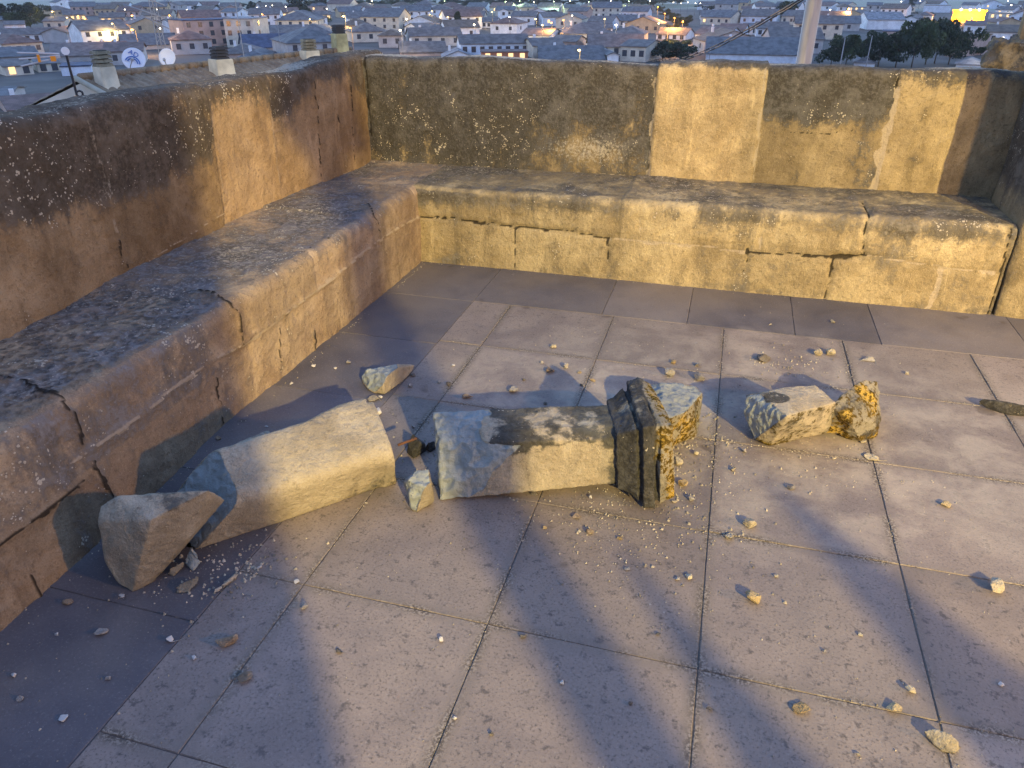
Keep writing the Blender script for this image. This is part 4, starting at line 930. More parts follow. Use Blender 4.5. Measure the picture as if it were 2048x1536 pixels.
HH = [
 # px, base y, width, wall h, depth, rot, wall, kind, roof, windows, floors, lit, label
 (70, 84, 128, 17, 9, 10, 'white', 'gx', 'brown', 7, 1, 0, 'long low white house under the dark pines at the upper left'),
 (128, 84, 52, 20, 14, -18, 'grey', 'gy', 'tan', 0, 1, 0, 'plain grey gable end beside the long low white house'),
 (172, 62, 44, 9, 12, 8, 'white', 'gy', 'pale', 0, 1, 0, 'small white gabled shed behind the grey gable end'),
 (222, 74, 40, 13, 12, -12, 'white', 'gy', 'brown', 1, 1, 0, 'bright white gable front left of the lattice mast'),
 (28, 150, 58, 19, 11, 12, 'cream', 'gx', 'brown', 2, 1, 1, 'cream cottage at the left edge above the parapet'),
 (94, 143, 46, 17, 11, 6, 'cream', 'gx', 'slate', 2, 1, 0, 'cream house front behind the orange aerial'),
 (30, 122, 90, 10, 13, 5, 'grey', 'gx', 'slate', 0, 1, 0, 'grey shed roof at the far left behind the aerial'),
 (172, 122, 120, 12, 16, -6, 'grey', 'gx', 'brown', 0, 1, 0, 'broad dark roofed barn just behind the first chimney'),
 (158, 150, 60, 18, 8, -4, 'bluish', 'flat', 'blue', 0, 1, 0, 'blue shaded flat roofed outhouse left of the first chimney'),
 (225, 106, 62, 10, 9, 3, 'pink', 'gx', 'red', 0, 1, 0, 'pinkish red house between the barn and the satellite dishes'),
 (150, 42, 44, 14, 11, 5, 'ochre', 'gx', 'brown', 4, 1, 4, 'orange lit house at the foot of the pines'),
 (228, 46, 50, 12, 11, -3, 'cream', 'gx', 'brown', 4, 1, 2, 'lamp lit cream house left of the lattice mast'),
 (290, 64, 84, 11, 11, 5, 'ochre', 'gx', 'brown', 4, 1, 3, 'long orange glowing house front behind the lattice mast'),
 (300, 98, 110, 9, 14, 4, 'grey', 'gx', 'slate', 0, 1, 0, 'low dark roofed shed above the satellite dishes'),
 (385, 108, 80, 30, 10, 3, 'grey', 'hip', 'red', 3, 1, 0, 'dark house with glazed gallery and reddish roof'),
 (415, 92, 118, 52, 12, 20, 'pink', 'flat', 'blue', 5, 3, 0, 'pinkish banded apartment block with rows of windows'),
 (500, 94, 62, 56, 12, -22, 'cream', 'flat', 'pale', 3, 3, 0, 'cream end block of the apartments with balconies'),
 (492, 118, 80, 12, 12, -8, 'pink', 'hip', 'brown', 0, 1, 0, 'purple brown hipped roof in front of the apartments'),
 (562, 38, 72, 14, 11, 5, 'ochre', 'gx', 'red', 6, 1, 5, 'long orange lit house with glowing windows right of the apartments'),
 (593, 40, 22, 15, 11, -10, 'cream', 'gy', 'brown', 0, 1, 0, 'small cream gable joined to the long orange lit house'),
 (640, 78, 46, 18, 12, -20, 'white', 'gy', 'slate', 1, 1, 0, 'white gable right of the third chimney'),
 (565, 78, 110, 12, 12, 5, 'white', 'gx', 'slate', 6, 1, 0, 'low white row with scalloped wall behind third chimney'),
 (545, 108, 120, 14, 16, 6, 'grey', 'gx', 'blue', 0, 1, 0, 'wide bluish shed roof left of the third chimney'),
 (520, 132, 80, 12, 16, -14, 'white', 'hip', 'slate', 0, 1, 0, 'low grey roofed house just over the parapet, left of third chimney'),
 (647, 40, 32, 11, 10, 0, 'ochre', 'gx', 'brown', 3, 1, 3, 'small yellow lit house with a bush in front'),
 (725, 48, 64, 12, 12, 5, 'white', 'gx', 'slate', 4, 1, 0, 'white row house behind the fourth chimney'),
 (712, 62, 58, 12, 12, -5, 'ochre', 'hip', 'tan', 2, 1, 2, 'orange glowing house front beside the fourth chimney'),
 (735, 84, 74, 21, 12, 12, 'cream', 'hip', 'brown', 3, 1, 0, 'cream house with hipped roof right of the fourth chimney'),
 (785, 95, 50, 24, 10, -3, 'grey', 'hip', 'tan', 2, 1, 0, 'pavilion house with two wide dark windows'),
 (868, 92, 104, 20, 11, 8, 'grey', 'gx', 'brown', 4, 1, 0, 'grey house with dark square windows left of the bluish row'),
 (845, 112, 90, 8, 12, 3, 'pink', 'gx', 'brown', 0, 1, 0, 'low brown shed roof touching the parapet, left of white triangle gable'),
 (915, 118, 62, 4, 10, 3, 'white', 'gy', 'pale', 0, 1, 0, 'white triangular gable peeping over the parapet'),
 (985, 112, 138, 25, 10, 8, 'bluish', 'gx', 'brown', 8, 1, 0, 'long pale blue house with small square windows'),
 (1008, 122, 92, 17, 7, 4, 'brick', 'flat', 'red', 4, 1, 4, 'low orange brick house with four lit windows'),
 (1085, 116, 62, 24, 12, 14, 'cream', 'gx', 'brown', 2, 1, 0, 'cream house right of the brick house'),
 (1137, 108, 50, 24, 12, -14, 'pink', 'gx', 'brown', 2, 1, 1, 'pinkish house with lamp lit right corner'),
 (1228, 112, 110, 18, 14, 4, 'cream', 'gx', 'brown', 5, 1, 0, 'long cream house left of the angled cream house'),
 (1282, 124, 54, 30, 12, -20, 'cream', 'gx', 'brown', 3, 1, 0, 'angled cream house with tall narrow windows beside the trees'),
 (1215, 126, 22, 16, 14, 10, 'white', 'gy', 'slate', 0, 1, 0, 'narrow white gable just above the parapet'),
 (1140, 126, 130, 6, 14, 3, 'grey', 'gx', 'slate', 0, 1, 0, 'long dark roof just above the parapet left of the narrow gable'),
 (1195, 70, 54, 13, 10, 5, 'white', 'gx', 'slate', 4, 1, 0, 'white house with lit terrace in the town centre'),
 (1200, 80, 48, 8, 9, -10, 'white', 'gy', 'pale', 0, 1, 0, 'small white gable below the white terrace house'),
 (1255, 52, 66, 10, 12, 4, 'cream', 'gx', 'slate', 5, 1, 1, 'long cream hall beside the dark cypress'),
 (1350, 80, 60, 10, 12, -14, 'white', 'gx', 'brown', 4, 1, 0, 'white house at the lower end of the orange lit trees'),
 (1435, 86, 72, 16, 11, -22, 'bluish', 'gx', 'brown', 2, 1, 0, 'bluish white house with slanting wall behind the cables'),
 (1505, 70, 40, 14, 10, 6, 'white', 'gx', 'slate', 3, 1, 0, 'white house with narrow windows behind the cables'),
 (1540, 74, 64, 16, 12, 4, 'white', 'gx', 'brown', 4, 1, 0, 'clean white house with slit windows left of the metal pole'),
 (1500, 126, 190, 17, 17, 3, 'bluish', 'gx', 'slate', 0, 1, 0, 'very long slate roofed hall left of the metal pole'),
 (1672, 62, 86, 15, 13, 4, 'grey', 'gx', 'slate', 2, 1, 0, 'grey hall with dark doors right of the metal pole'),
 (1757, 60, 76, 20, 18, 14, 'white', 'gx', 'pale', 0, 1, 0, 'pale metal warehouse with bluish roof'),
 (1777, 78, 30, 14, 9, 0, 'pink', 'flat', 'blue', 0, 1, 0, 'small pink block with deep blue roof among the trees'),
 (1872, 26, 54, 14, 14, 0, 'bluish', 'flat', 'pale', 0, 1, 0, 'boxy light blue warehouse at the upper right'),
 (1812, 26, 34, 12, 12, 0, 'cream', 'flat', 'pale', 3, 1, 1, 'low cream building left of the blue warehouse'),
 (1998, 40, 46, 13, 12, 0, 'cream', 'flat', 'pale', 3, 1, 3, 'brightly lit cream building near the right edge'),
 (1930, 116, 24, 42, 14, -30, 'pink', 'flat', 'tan', 0, 1, 0, 'tall narrow pink wall right of the dark trees'),
 (1727, 136, 42, 10, 9, 0, 'bluish', 'hip', 'pale', 0, 1, 0, 'small pale roof in front of the dark trees'),
 (1935, 138, 50, 9, 10, 0, 'white', 'hip', 'pale', 0, 1, 0, 'low pale greenish roof beside the rough stone wall top'),
 (65, 232, 104, 16, 12, 6, 'pink', 'gx', 'red', 0, 1, 0, 'nearest dark red roof at the left, over the parapet'),
 (150, 222, 54, 20, 8, 4, 'bluish', 'flat', 'blue', 0, 1, 0, 'bright blue wall block next to the nearest red roof'),
 (12, 205, 60, 14, 12, -12, 'grey', 'gx', 'slate', 0, 1, 0, 'dark slatted roof at the left edge over the parapet'),
 (1740, 22, 90, 6, 12, 0, 'grey', 'flat', 'slate', 8, 1, 6, 'long dark hall with a row of lit windows'),
 (1430, 40, 62, 9, 12, 3, 'white', 'gx', 'slate', 6, 1, 0, 'long white walled row beyond the orange lit trees'),
 (1495, 28, 26, 9, 11, 0, 'cream', 'gx', 'red', 2, 1, 1, 'small cream house left of the round tree'),
 (948, 46, 46, 14, 11, -8, 'cream', 'gx', 'brown', 2, 1, 1, 'cream house behind the dark pointed tree'),
 (978, 56, 38, 12, 10, -12, 'white', 'gx', 'slate', 4, 1, 1, 'white house with four small windows by the dark pointed tree'),
 (1006, 46, 18, 24, 8, 4, 'white', 'gy', 'slate', 1, 2, 0, 'narrow white tower house with one framed opening'),
]
for (px, py, w, h, dep, rot, wall, kind, roof, win, fl_, lit, lab) in HH:
    house(px, py, w, h, dep, rot, wall, kind, roof, win, fl_, lit, label=lab, chim=1 if (w > 60 and kind != 'flat') else 0, cat='apartment block' if 'apartment' in lab else 'house', name='apartment_block' if 'apartment' in lab else 'house')
# the rest of the town: rows of houses receding to the plain
ORD = ['first', 'second', 'third', 'fourth', 'fifth', 'sixth', 'seventh', 'eighth', 'ninth', 'tenth', 'eleventh', 'twelfth', 'thirteenth', 'fourteenth', 'fifteenth', 'sixteenth', 'seventeenth', 'eighteenth', 'nineteenth', 'twentieth', 'twenty-first', 'twenty-second', 'twenty-third', 'twenty-fourth', 'twenty-fifth', 'twenty-sixth', 'twenty-seventh', 'twenty-eighth']
rh_ = random.Random(5); rowy = [20, 25, 31, 37, 44, 51, 59, 68, 79, 92, 108, 128]
WN = list(WALLS); nfill = 0
for ri, by in enumerate(rowy):
    x = -30+rh_.uniform(0, 20); k = 0
    while x < 2080:
        D = np.linalg.norm(W(x, by, GZ)[:2]-CAM[:2]); kx = FPX*.85/D
        wm = rh_.uniform(9, 20); w = wm*kx*1.1; hm = rh_.choice([2.8, 3.0, 3.4, 4.6]); px = x+w/2; yy = by+rh_.uniform(-2, 2)
        x += w*rh_.uniform(1.02, 1.22)
        G = W(px, yy, GZ); kx_, ky_, _ = pxm(G); h = hm*ky_
        if ri == 0 and 480 < px < 1350: continue
        if px < 490 and by < 26 and not 100 < px < 700: continue
        if by < 60 and px < 100: continue
        if (by > 88 and not 250 < px < 700) or (by > 130) : 
            if px > 300 and by > 125: continue
            if by > 110 and px > 100: continue
        if 1640 < px < 1930 and 62 < by: continue
        if 1300 < px < 1400 and 15 < by < 70 or 1300 < px < 1390 and by > 80: continue
        if 1872 < px < 1995 and 22 < by < 66: continue
        bad = False
        for (hx, hy, hw, hh_, c_, Gh) in HOUSES:
            dG = math.hypot(Gh[0]-G[0], Gh[1]-G[1])
            if dG < 11 or (abs(px-hx) < (w+hw)*.40 and -6 < (yy-(hy+hh_/2+4)) < hh_*.7): bad = True; break
        if bad: continue
        wall = rh_.choice(['white', 'white', 'white', 'cream', 'cream', 'grey', 'pink', 'bluish', 'ochre']); rf = rh_.choice(['brown', 'brown', 'slate', 'slate', 'slate', 'tan', 'red']); kd = rh_.choice(['gx', 'gx', 'gx', 'hip', 'gy'])
        lab = f'{"small" if wm < 16 else "wide"} {wall} house with {rf} roof, {ORD[min(k, 27)]} from left in the {ORD[11-ri]} town row'
        nw = (2 if wm < 15 else 4) if by > 30 else (2 if rh_.random() < .6 else 0)
        house(px, yy, w, h, rh_.uniform(11, 17), rh_.uniform(-22, 22), wall, kd, rf, nw, 1 if hm < 4 else 2, 1 if rh_.random() < .16 else 0, label=lab, chim=1 if by > 50 and rh_.random() < .5 else 0, wins=.9)
        k += 1; nfill += 1
print('houses', len(HOUSES), 'fill', nfill)
# ---- glowing canopy at the upper right
G = W(1934, 44, GZ); kx, ky, az = pxm(G); g = empty('lit_canopy', tuple(G), -az); wm = 64/kx; hm = 22/ky
MB().box((0, 0, hm/2), (wm, 10, hm)).build('wall', plain('orange_glow_paint', (.75, .40, .03), .8), g)  # lamp glow put into the wall and roof colours
MB().box((0, -.2, hm+.3), (wm+1, 11, .6)).build('roof', plain('yellow_glow_paint', (.8, .5, .05), .8), g)
for i in (-1, 0, 1):
    l = MB().sph((i*wm*.28, -6.2, hm+.6), .45).build('lamp', glow('sodium', (1, .60, .18), 1.2), g)
    pl_ = bpy.data.lights.new('lamp_light', 'POINT'); pl_.energy = 420; pl_.color = (1, .42, .05); pl_.shadow_soft_size = .3
    lo = bpy.data.objects.new('lamp_light', pl_); COL.objects.link(lo); lo.parent = g; lo.location = (i*wm*.28, -8.0, hm*.6)
tag(g, 'intensely yellow lit building at the upper right', 'building')

# ---- trees
M_leaf = None
def leafmat(n, c):
    t = NT('foliage_'+n); v = t.coord('Object'); n1 = t.noise(v, .9, 3)
    return t.done(t.mix(t.ramp(n1, .35, .65), tuple(x*.55 for x in c), tuple(x*1.5 for x in c)), .8)
ML = {'dark': leafmat('dark', (.030, .048, .028)), 'mid': leafmat('mid', (.05, .075, .035)), 'olive': leafmat('olive', (.08, .085, .035))}
M_bark = plain('bark', (.10, .08, .06), .95)
def crown_mesh(seed, tall, n=2800):
    r = random.Random(seed); vs, fs = [], []
    cl = [(r.gauss(0, .26), r.gauss(0, .26), r.uniform(.28, .90)) for _ in range(16)]
    if tall: cl = [(r.gauss(0, .10)*(1.1-i/18), r.gauss(0, .10)*(1.1-i/18), .18+.76*i/18) for i in range(18)]
    for i in range(n):
        c = r.choice(cl); q = Vector((r.gauss(0, 1), r.gauss(0, 1), r.gauss(0, 1))).normalized(); ra = (.19 if not tall else .13)*(1.15-.5*abs(c[2]-.5))*r.uniform(.6, 1.1)
        p = Vector(c)+Vector((q.x*ra, q.y*ra, q.z*ra*.7)); s = r.uniform(.020, .048)
        a = Vector((r.gauss(0, 1), r.gauss(0, 1), r.gauss(0, 1))).normalized(); b = a.orthogonal().normalized(); d = a.cross(b)
        k = len(vs); vs += [p+b*s, p+d*s*.8, p-b*s, p-d*s*.7]; fs.append((k, k+1, k+2, k+3))
    me = bpy.data.meshes.new('crown'); me.from_pydata([tuple(v) for v in vs], [], fs); return me
def trunk_mesh(seed):
    r = random.Random(seed); m = MB(); m.tube((0, 0, 0), (.01, 0, .5), .030, .018, 7)
    for i in range(5):
        a = i*1.25+r.random(); m.tube((.005, 0, .3+.05*i), (math.cos(a)*.22, math.sin(a)*.22, .55+.06*i), .012, .005, 5)
    return m.mesh('trunk', True)
CR = {}
for k in ML:
    for v_ in range(2):
        for tall in (0, 1): c = crown_mesh(v_*7+tall+len(k), tall); c.materials.append(ML[k]); CR[k, v_, tall] = c
TRK = [trunk_mesh(i) for i in range(3)]
for m in TRK: m.materials.append(M_bark)
rt = random.Random(3)
def tree(px, py, w, h, k, label, tall=0, z=GZ):
    G = W(px, py, z); kx, ky, az = pxm(G); t = empty('tree', tuple(G), rt.uniform(0, 6)); wm, hm = w/kx, h/ky
    c = link('crown', CR[k, rt.randint(0, 1), tall], None, t); c.scale = (wm*1.05, wm*1.05, hm*1.04)
    b = link('trunk', TRK[rt.randint(0, 2)], None, t); b.scale = (max(wm, hm*.5)*.8, max(wm, hm*.5)*.8, hm); tag(t, label, 'tree', 'trees in the town'); return t
for q in [
 (18, 62, 60, 58, 'dark', 'broad dark pine at the upper left corner'), (62, 56, 52, 52, 'dark', 'second dark pine from the upper left corner'), (88, 52, 40, 44, 'dark', 'right hand dark pine over the orange lit house'), (40, 66, 50, 44, 'mid', 'lower leafy tree under the upper left pines'),
 (507, 24, 24, 22, 'dark', 'round dark tree right above the apartments'), (590, 32, 34, 38, 'dark', 'dark tree behind the long orange lit house'), (612, 32, 28, 30, 'dark', 'dark tree right of the small cream gable'), (636, 22, 40, 26, 'dark', 'wide dark tree above the yellow lit house'), (640, 48, 36, 15, 'mid', 'green bush in front of the yellow lit house'),
 (677, 14, 12, 18, 'dark', 'thin dark tree left of a red roof'), (718, 18, 26, 18, 'mid', 'round tree left of the tree belt'), (739, 15, 20, 16, 'mid', 'small round tree touching the tree belt'),
 (781, 54, 40, 30, 'dark', 'round dark tree in the middle of the white rows'), (915, 62, 36, 38, 'dark', 'dark pointed tree left of the white tower house', 1), (930, 70, 42, 26, 'dark', 'low spreading tree beside the pointed tree'), (905, 48, 26, 22, 'dark', 'small dark tree behind the pointed tree'),
 (1246, 50, 9, 20, 'dark', 'slender dark cypress by the long cream hall', 1),
 (1325, 122, 60, 38, 'dark', 'dark tree left of the slate roofed hall'), (1362, 124, 56, 34, 'dark', 'second dark tree left of the slate roofed hall'), (1345, 108, 60, 28, 'mid', 'mid green tree behind the two dark ones'),
 (1320, 26, 14, 14, 'olive', 'topmost of the orange lit street trees'), (1330, 34, 18, 16, 'olive', 'second orange lit street tree from the top'), (1342, 46, 22, 20, 'olive', 'third orange lit street tree from the top'), (1356, 56, 28, 22, 'olive', 'large orange lit street tree'), (1372, 52, 26, 20, 'olive', 'right hand orange lit street tree'), (1345, 64, 24, 16, 'olive', 'lowest orange lit street tree'),
 (1562, 44, 56, 40, 'dark', 'big round dark tree left of the metal pole'), (1540, 40, 30, 22, 'dark', 'small dark tree left of the big round one'), (1467, 80, 30, 14, 'mid', 'bush behind the slate roofed hall'), (1480, 46, 36, 20, 'dark', 'dark shrubby tree near the cables'), (1702, 40, 26, 18, 'dark', 'dark tree by the yellow street lamp'), (1795, 50, 36, 20, 'dark', 'dark tree behind the warehouse'),
 (1660, 136, 50, 56, 'dark', 'dark tree nearest the metal pole on the right'), (1690, 134, 56, 64, 'mid', 'bushy tree with a lamp post in front'), (1722, 126, 50, 48, 'dark', 'dark tree above the small pale roof'), (1755, 136, 60, 70, 'dark', 'dark tree left of the pink block'), (1790, 136, 62, 72, 'dark', 'dark tree below the pink block'), (1822, 136, 66, 94, 'mid', 'tall greyish green tree in the dark grove'), (1850, 130, 60, 84, 'mid', 'bushy tree left of the tallest pine'),
 (1868, 128, 60, 90, 'dark', 'tallest dark pine with bare lower trunk'), (1896, 130, 60, 72, 'dark', 'broad dark pine with bare pale trunks'), (1920, 118, 46, 56, 'dark', 'dark pine right next to the pink wall'), (1880, 100, 60, 62, 'dark', 'dense dark crown in the heart of the grove'),
 (2020, 50, 30, 14, 'dark', 'dark bush at the right edge'), (1985, 62, 40, 14, 'dark', 'low dark hedge under the lit cream building'), (1820, 20, 16, 22, 'dark', 'small dark tree at the top right of centre'), (1960, 112, 30, 18, 'mid', 'green bush beside the rough stone wall top')]:
    tree(*q)
for i in range(26):
    tree(765+i*23.5+rt.uniform(-5, 5), 13+rt.uniform(-2, 3)-(2 if i > 8 else 0), rt.uniform(24, 36), rt.uniform(12, 19), rt.choice(['dark', 'mid', 'mid']), f'{ORD[i]} tree from the left in the belt along the top')
for i, (px, py) in enumerate([(190, 25), (240, 22), (290, 20), (345, 24), (400, 22), (445, 20), (475, 17), (520, 20), (700, 28), (690, 22), (830, 34), (1100, 30), (1180, 34), (1420, 22), (1600, 20), (1650, 30), (1850, 36), (1690, 52)]):
    tree(px, py, 30, 11, 'dark', f'{ORD[i]} from left of the low scattered town trees')

# ---- street lamps
M_pole = plain('lamp_pole', (.10, .10, .11), .6); LM = {'w': glow('lamp_white', (1, .88, .66), .35), 'o': glow('lamp_orange', (1, .42, .09), .12), 'y': glow('lamp_yellow', (1, .70, .25), .16), 'g': glow('lamp_green', (.70, 1, .50), .3)}
LC = {'w': ('white', (1, .85, .62)), 'o': ('orange', (1, .45, .10)), 'y': ('yellow', (1, .66, .22)), 'g': ('greenish', (.7, 1, .55))}
pm = MB().tube((0, 0, 0), (0, 0, 6.3), .09, .05, 6).tube((0, 0, 6.25), (0, -.9, 6.35), .04, .04, 6).mesh('pole'); pm.materials.append(M_pole)
hmz = {k: MB().sph((0, -.9, 6.2), .30, 1, (1, 1.2, .7)).mesh('lamp_head') for k in LM}
for k, m in hmz.items(): m.materials.append(LM[k])
def lamp(px, py, c, e, s, label):
    G = W(px, py, GZ+6.2); t = empty('street_lamp', (G[0], G[1], GZ)); link('pole', pm, None, t); hd = link('lamp_head', hmz[c], None, t); q_ = .42+.30*s; hd.scale = (q_, q_, q_); hd.location = (0, 0, 6.2*(1-q_))
    if e:
        l = bpy.data.lights.new('lamp_light', 'POINT'); l.energy = e*.6; l.color = LC[c][1]; l.shadow_soft_size = .3; l.use_shadow = True
        lo = bpy.data.objects.new('lamp_light', l); COL.objects.link(lo); lo.parent = t; lo.location = (0, -2.6, 5.4)
    tag(t, f'lit {LC[c][0]} street lamp {label}', 'street lamp', 'street lamps of the town')
for q in [
 (108, 22, 'y', 150, 2.2, 'left of the orange lit house'), (137, 34, 'y', 60, 1.3, 'at the left end of the orange lit house'), (160, 31, 'o', 170, 2, 'in the middle of the orange lit house front'), (174, 36, 'o', 170, 2, 'at the right end of the orange lit house'),
 (252, 18, 'w', 0, 1.4, 'on the edge of the fields, leftmost'), (268, 30, 'o', 220, 2.6, 'largest left of the lattice mast'), (228, 46, 'y', 120, 1.5, 'before the lamp lit cream house'), (270, 58, 'o', 240, 2.6, 'in front of the long glowing house'), (316, 18, 'w', 0, 1.4, 'right of the lattice mast top'), (342, 30, 'o', 200, 2, 'left above the apartments'), (376, 19, 'w', 0, 1.4, 'above the apartment roof'), (323, 56, 'w', 60, 1.2, 'right of the lattice mast'),
 (502, 18, 'w', 30, 1.4, 'right above the apartment end block'), (516, 14, 'w', 0, 1.1, 'at the left of the far field'), (533, 11, 'w', 0, 1.1, 'second at the left of the far field'), (546, 10, 'w', 0, 1.1, 'third at the left of the far field'), (573, 13, 'w', 60, 1.6, 'beside the dark tree'), (527, 28, 'o', 160, 1.8, 'left end of the long orange lit house'), (622, 38, 'y', 90, 1.5, 'left of the yellow lit house'), (655, 17, 'w', 30, 1.3, 'above the yellow lit house'), (690, 32, 'y', 260, 3.2, 'biggest one above the fourth chimney'), (703, 55, 'o', 170, 1.6, 'lighting the orange house front'),
 (754, 18, 'w', 40, 1.5, 'left end of the tree belt'), (803, 60, 'w', 90, 1.8, 'behind the pavilion house'), (815, 38, 'w', 70, 1.8, 'right of the round dark tree'), (865, 22, 'y', 80, 1.4, 'in the lit row under the tree belt, left'), (920, 23, 'y', 80, 1.5, 'in the lit row under the tree belt, middle'), (985, 24, 'y', 80, 1.6, 'in the lit row under the tree belt, right'), (897, 34, 'y', 80, 1.6, 'left of the dark pointed tree'), (950, 49, 'w', 80, 1.5, 'in front of the cream house by pointed tree'), (1020, 34, 'w', 60, 1.2, 'right of the white tower house'),
 (1073, 38, 'y', 120, 1.9, 'left one of four around the pink house'), (1086, 50, 'y', 120, 1.8, 'lower one of four around the pink house'), (1104, 45, 'o', 160, 1.7, 'third of four around the pink house'), (1128, 40, 'o', 160, 1.9, 'right one of four around the pink house'), (1145, 31, 'w', 0, 1.3, 'above the pink house'),
 (1160, 100, 'y', 120, 1.7, 'at the lit corner of the pinkish house'), (1210, 38, 'y', 90, 1.7, 'above the white terrace house'), (1233, 50, 'w', 90, 1.9, 'left of the slender cypress'), (1318, 47, 'g', 0, 1.5, 'left of the orange lit trees'), (1316, 14, 'o', 240, 2.2, 'at the top of the orange lit trees'), (1330, 27, 'o', 260, 1.5, 'inside the upper orange lit trees'), (1349, 36, 'o', 300, 1.5, 'inside the middle orange lit trees'), (1366, 43, 'o', 300, 2, 'inside the right orange lit trees'), (1336, 58, 'o', 260, 1.4, 'under the lowest orange lit tree'),
 (1347, 5, 'w', 0, 1.5, 'first of the bright line right of the tree belt'), (1362, 7, 'w', 0, 1.3, 'second of the bright line right of the tree belt'), (1376, 5, 'w', 0, 1.5, 'third of the bright line right of the tree belt'), (1391, 7, 'w', 0, 1.3, 'fourth of the bright line right of the tree belt'), (1401, 7, 'w', 0, 1.5, 'last of the bright line right of the tree belt'),
 (1636, 5, 'w', 0, 1.2, 'right of the metal pole at the top'), (1697, 18, 'y', 260, 3.2, 'big one right of the metal pole'), (1660, 20, 'w', 40, 1.4, 'between metal pole and the big yellow one'), (1785, 9, 'w', 0, 1.3, 'left of the low cream building'), (1802, 4, 'w', 40, 1.8, 'above the low cream building'), (1840, 3, 'w', 0, 1.4, 'above the blue warehouse'), (2021, 11, 'w', 90, 2.4, 'at the upper right edge'), (2003, 76, 'w', 60, 1.6, 'low at the right side near the stone wall top'), (2015, 3, 'w', 0, 1.3, 'in the far upper right corner'),
 (1012, 3, 'g', 120, 1.8, 'first bright one in the tree belt'), (1040, 2, 'g', 120, 1.6, 'second bright one in the tree belt'), (1068, 4, 'w', 60, 1.5, 'third bright one in the tree belt'), (1108, 3, 'g', 120, 1.8, 'fourth bright one in the tree belt'), (1140, 2, 'w', 60, 1.6, 'fifth bright one in the tree belt'), (1178, 4, 'g', 120, 1.6, 'sixth bright one in the tree belt'), (1222, 2, 'w', 60, 1.5, 'seventh bright one in the tree belt'), (1258, 3, 'g', 120, 1.8, 'eighth bright one in the tree belt'), (1300, 2, 'w', 60, 1.5, 'last bright one in the tree belt'), (745, 1, 'w', 60, 2.6, 'very bright left of the tree belt'), (890, 2, 'g', 90, 1.6, 'in the left part of the tree belt')]:
    lamp(*q)
# ================================================================== NEAR ROOF, CHIMNEYS, AERIALS, POLE
RZ = -.3
r0 = Vector(W(160, 160, RZ)); r1 = Vector(W(700, 102, RZ)); ra = (r1-r0).normalized(); rs = Vector((ra.y, -ra.x, 0)).normalized()
if (Vector(CAM.tolist())-r0).dot(rs) < 0: rs = -rs
roofE = empty('tiled_roof_building', (r0.x, r0.y, GZ)); sl = math.tan(rad(17)); LR = (r1-r0).length; WR = 7.5
tag(roofE, 'nearest building with weathered curved tile roof carrying the louvred chimneys', 'building')
inv = Matrix.Translation(-Vector(roofE.location))
def child(o, p): o.parent = p; o.matrix_parent_inverse = Matrix.Translation(-Vector(p.location)); return o
# curved tiles: a corrugated sheet on each slope
def slope(sgn, nm):
    nu = int(LR/.035); nv = 40; P = np.zeros((nu, nv, 3))
    for i in range(nu):
        u = LR*i/(nu-1); ph = (u/.21) % 1; hgt = .055*abs(math.sin(math.pi*ph))**.8
        for j in range(nv):
            w = WR*j/(nv-1)*(1 if sgn > 0 else .8); st = ((w/.38) % 1)*.025
            p = r0+ra*u+rs*(w*sgn)+Vector((0, 0, -w*sl+hgt+st)); P[i, j] = p
    return grid_mesh(nm, P, dict(tint=np.ones((nu, nv))))
M_tile = stone('weathered_tile', (.20, .145, .10), (.30, .23, .155), (.06, .055, .05), specks=.5, bump=.6)
rfm = link('roof', slope(1, 'roof'), M_tile); child(rfm, roofE); rfb = link('roof', slope(-1, 'roof'), M_tile); child(rfb, roofE)
b = MB(); b.poly([r0+rs*(WR-.2)+Vector((0, 0, -WR*sl)), r1+rs*(WR-.2)+Vector((0, 0, -WR*sl)), r1-rs*5.8+Vector((0, 0, -5.8*sl)), r0-rs*5.8+Vector((0, 0, -5.8*sl)),
                  r0+rs*(WR-.2)+Vector((0, 0, GZ-RZ)), r1+rs*(WR-.2)+Vector((0, 0, GZ-RZ)), r1-rs*5.8+Vector((0, 0, GZ-RZ)), r0-rs*5.8+Vector((0, 0, GZ-RZ)), r0+ra*.02-Vector((0, 0, .05)), r1-ra*.02-Vector((0, 0, .05))],
                 [(0, 1, 5, 4), (1, 9, 2, 6, 5), (2, 3, 7, 6), (3, 8, 0, 4, 7)]); child(b.build('wall', MW['cream']), roofE)
rdg = MB()
n = int(LR/.42)
for i in range(n): rdg.tube(r0+ra*(LR*i/n)+Vector((0, 0, .05)), r0+ra*(LR*(i+1.1)/n)+Vector((0, 0, .065)), .10, .085, 8)
child(rdg.build('ridge_tiles', M_tile, None, True), roofE)
vg = MB().box((0, 0, 0), (1, 1, 1)); vg.bm.clear(); vg.tube(r0+rs*0-ra*.1+Vector((0, 0, .06)), r0+rs*WR-ra*.1+Vector((0, 0, .06-WR*sl)), .06, .06, 8); child(vg.build('verge', plain('verge_mortar', (.40, .36, .28), .9), None, True), roofE)
M_chim = plain('chimney_render', (.66, .60, .46), .9, var=.2, sc=2.5); M_louv = stone('concrete_louvre', (.20, .18, .13), (.30, .27, .19), specks=.4); M_dk = plain('black_core', (.02, .02, .02), .95)
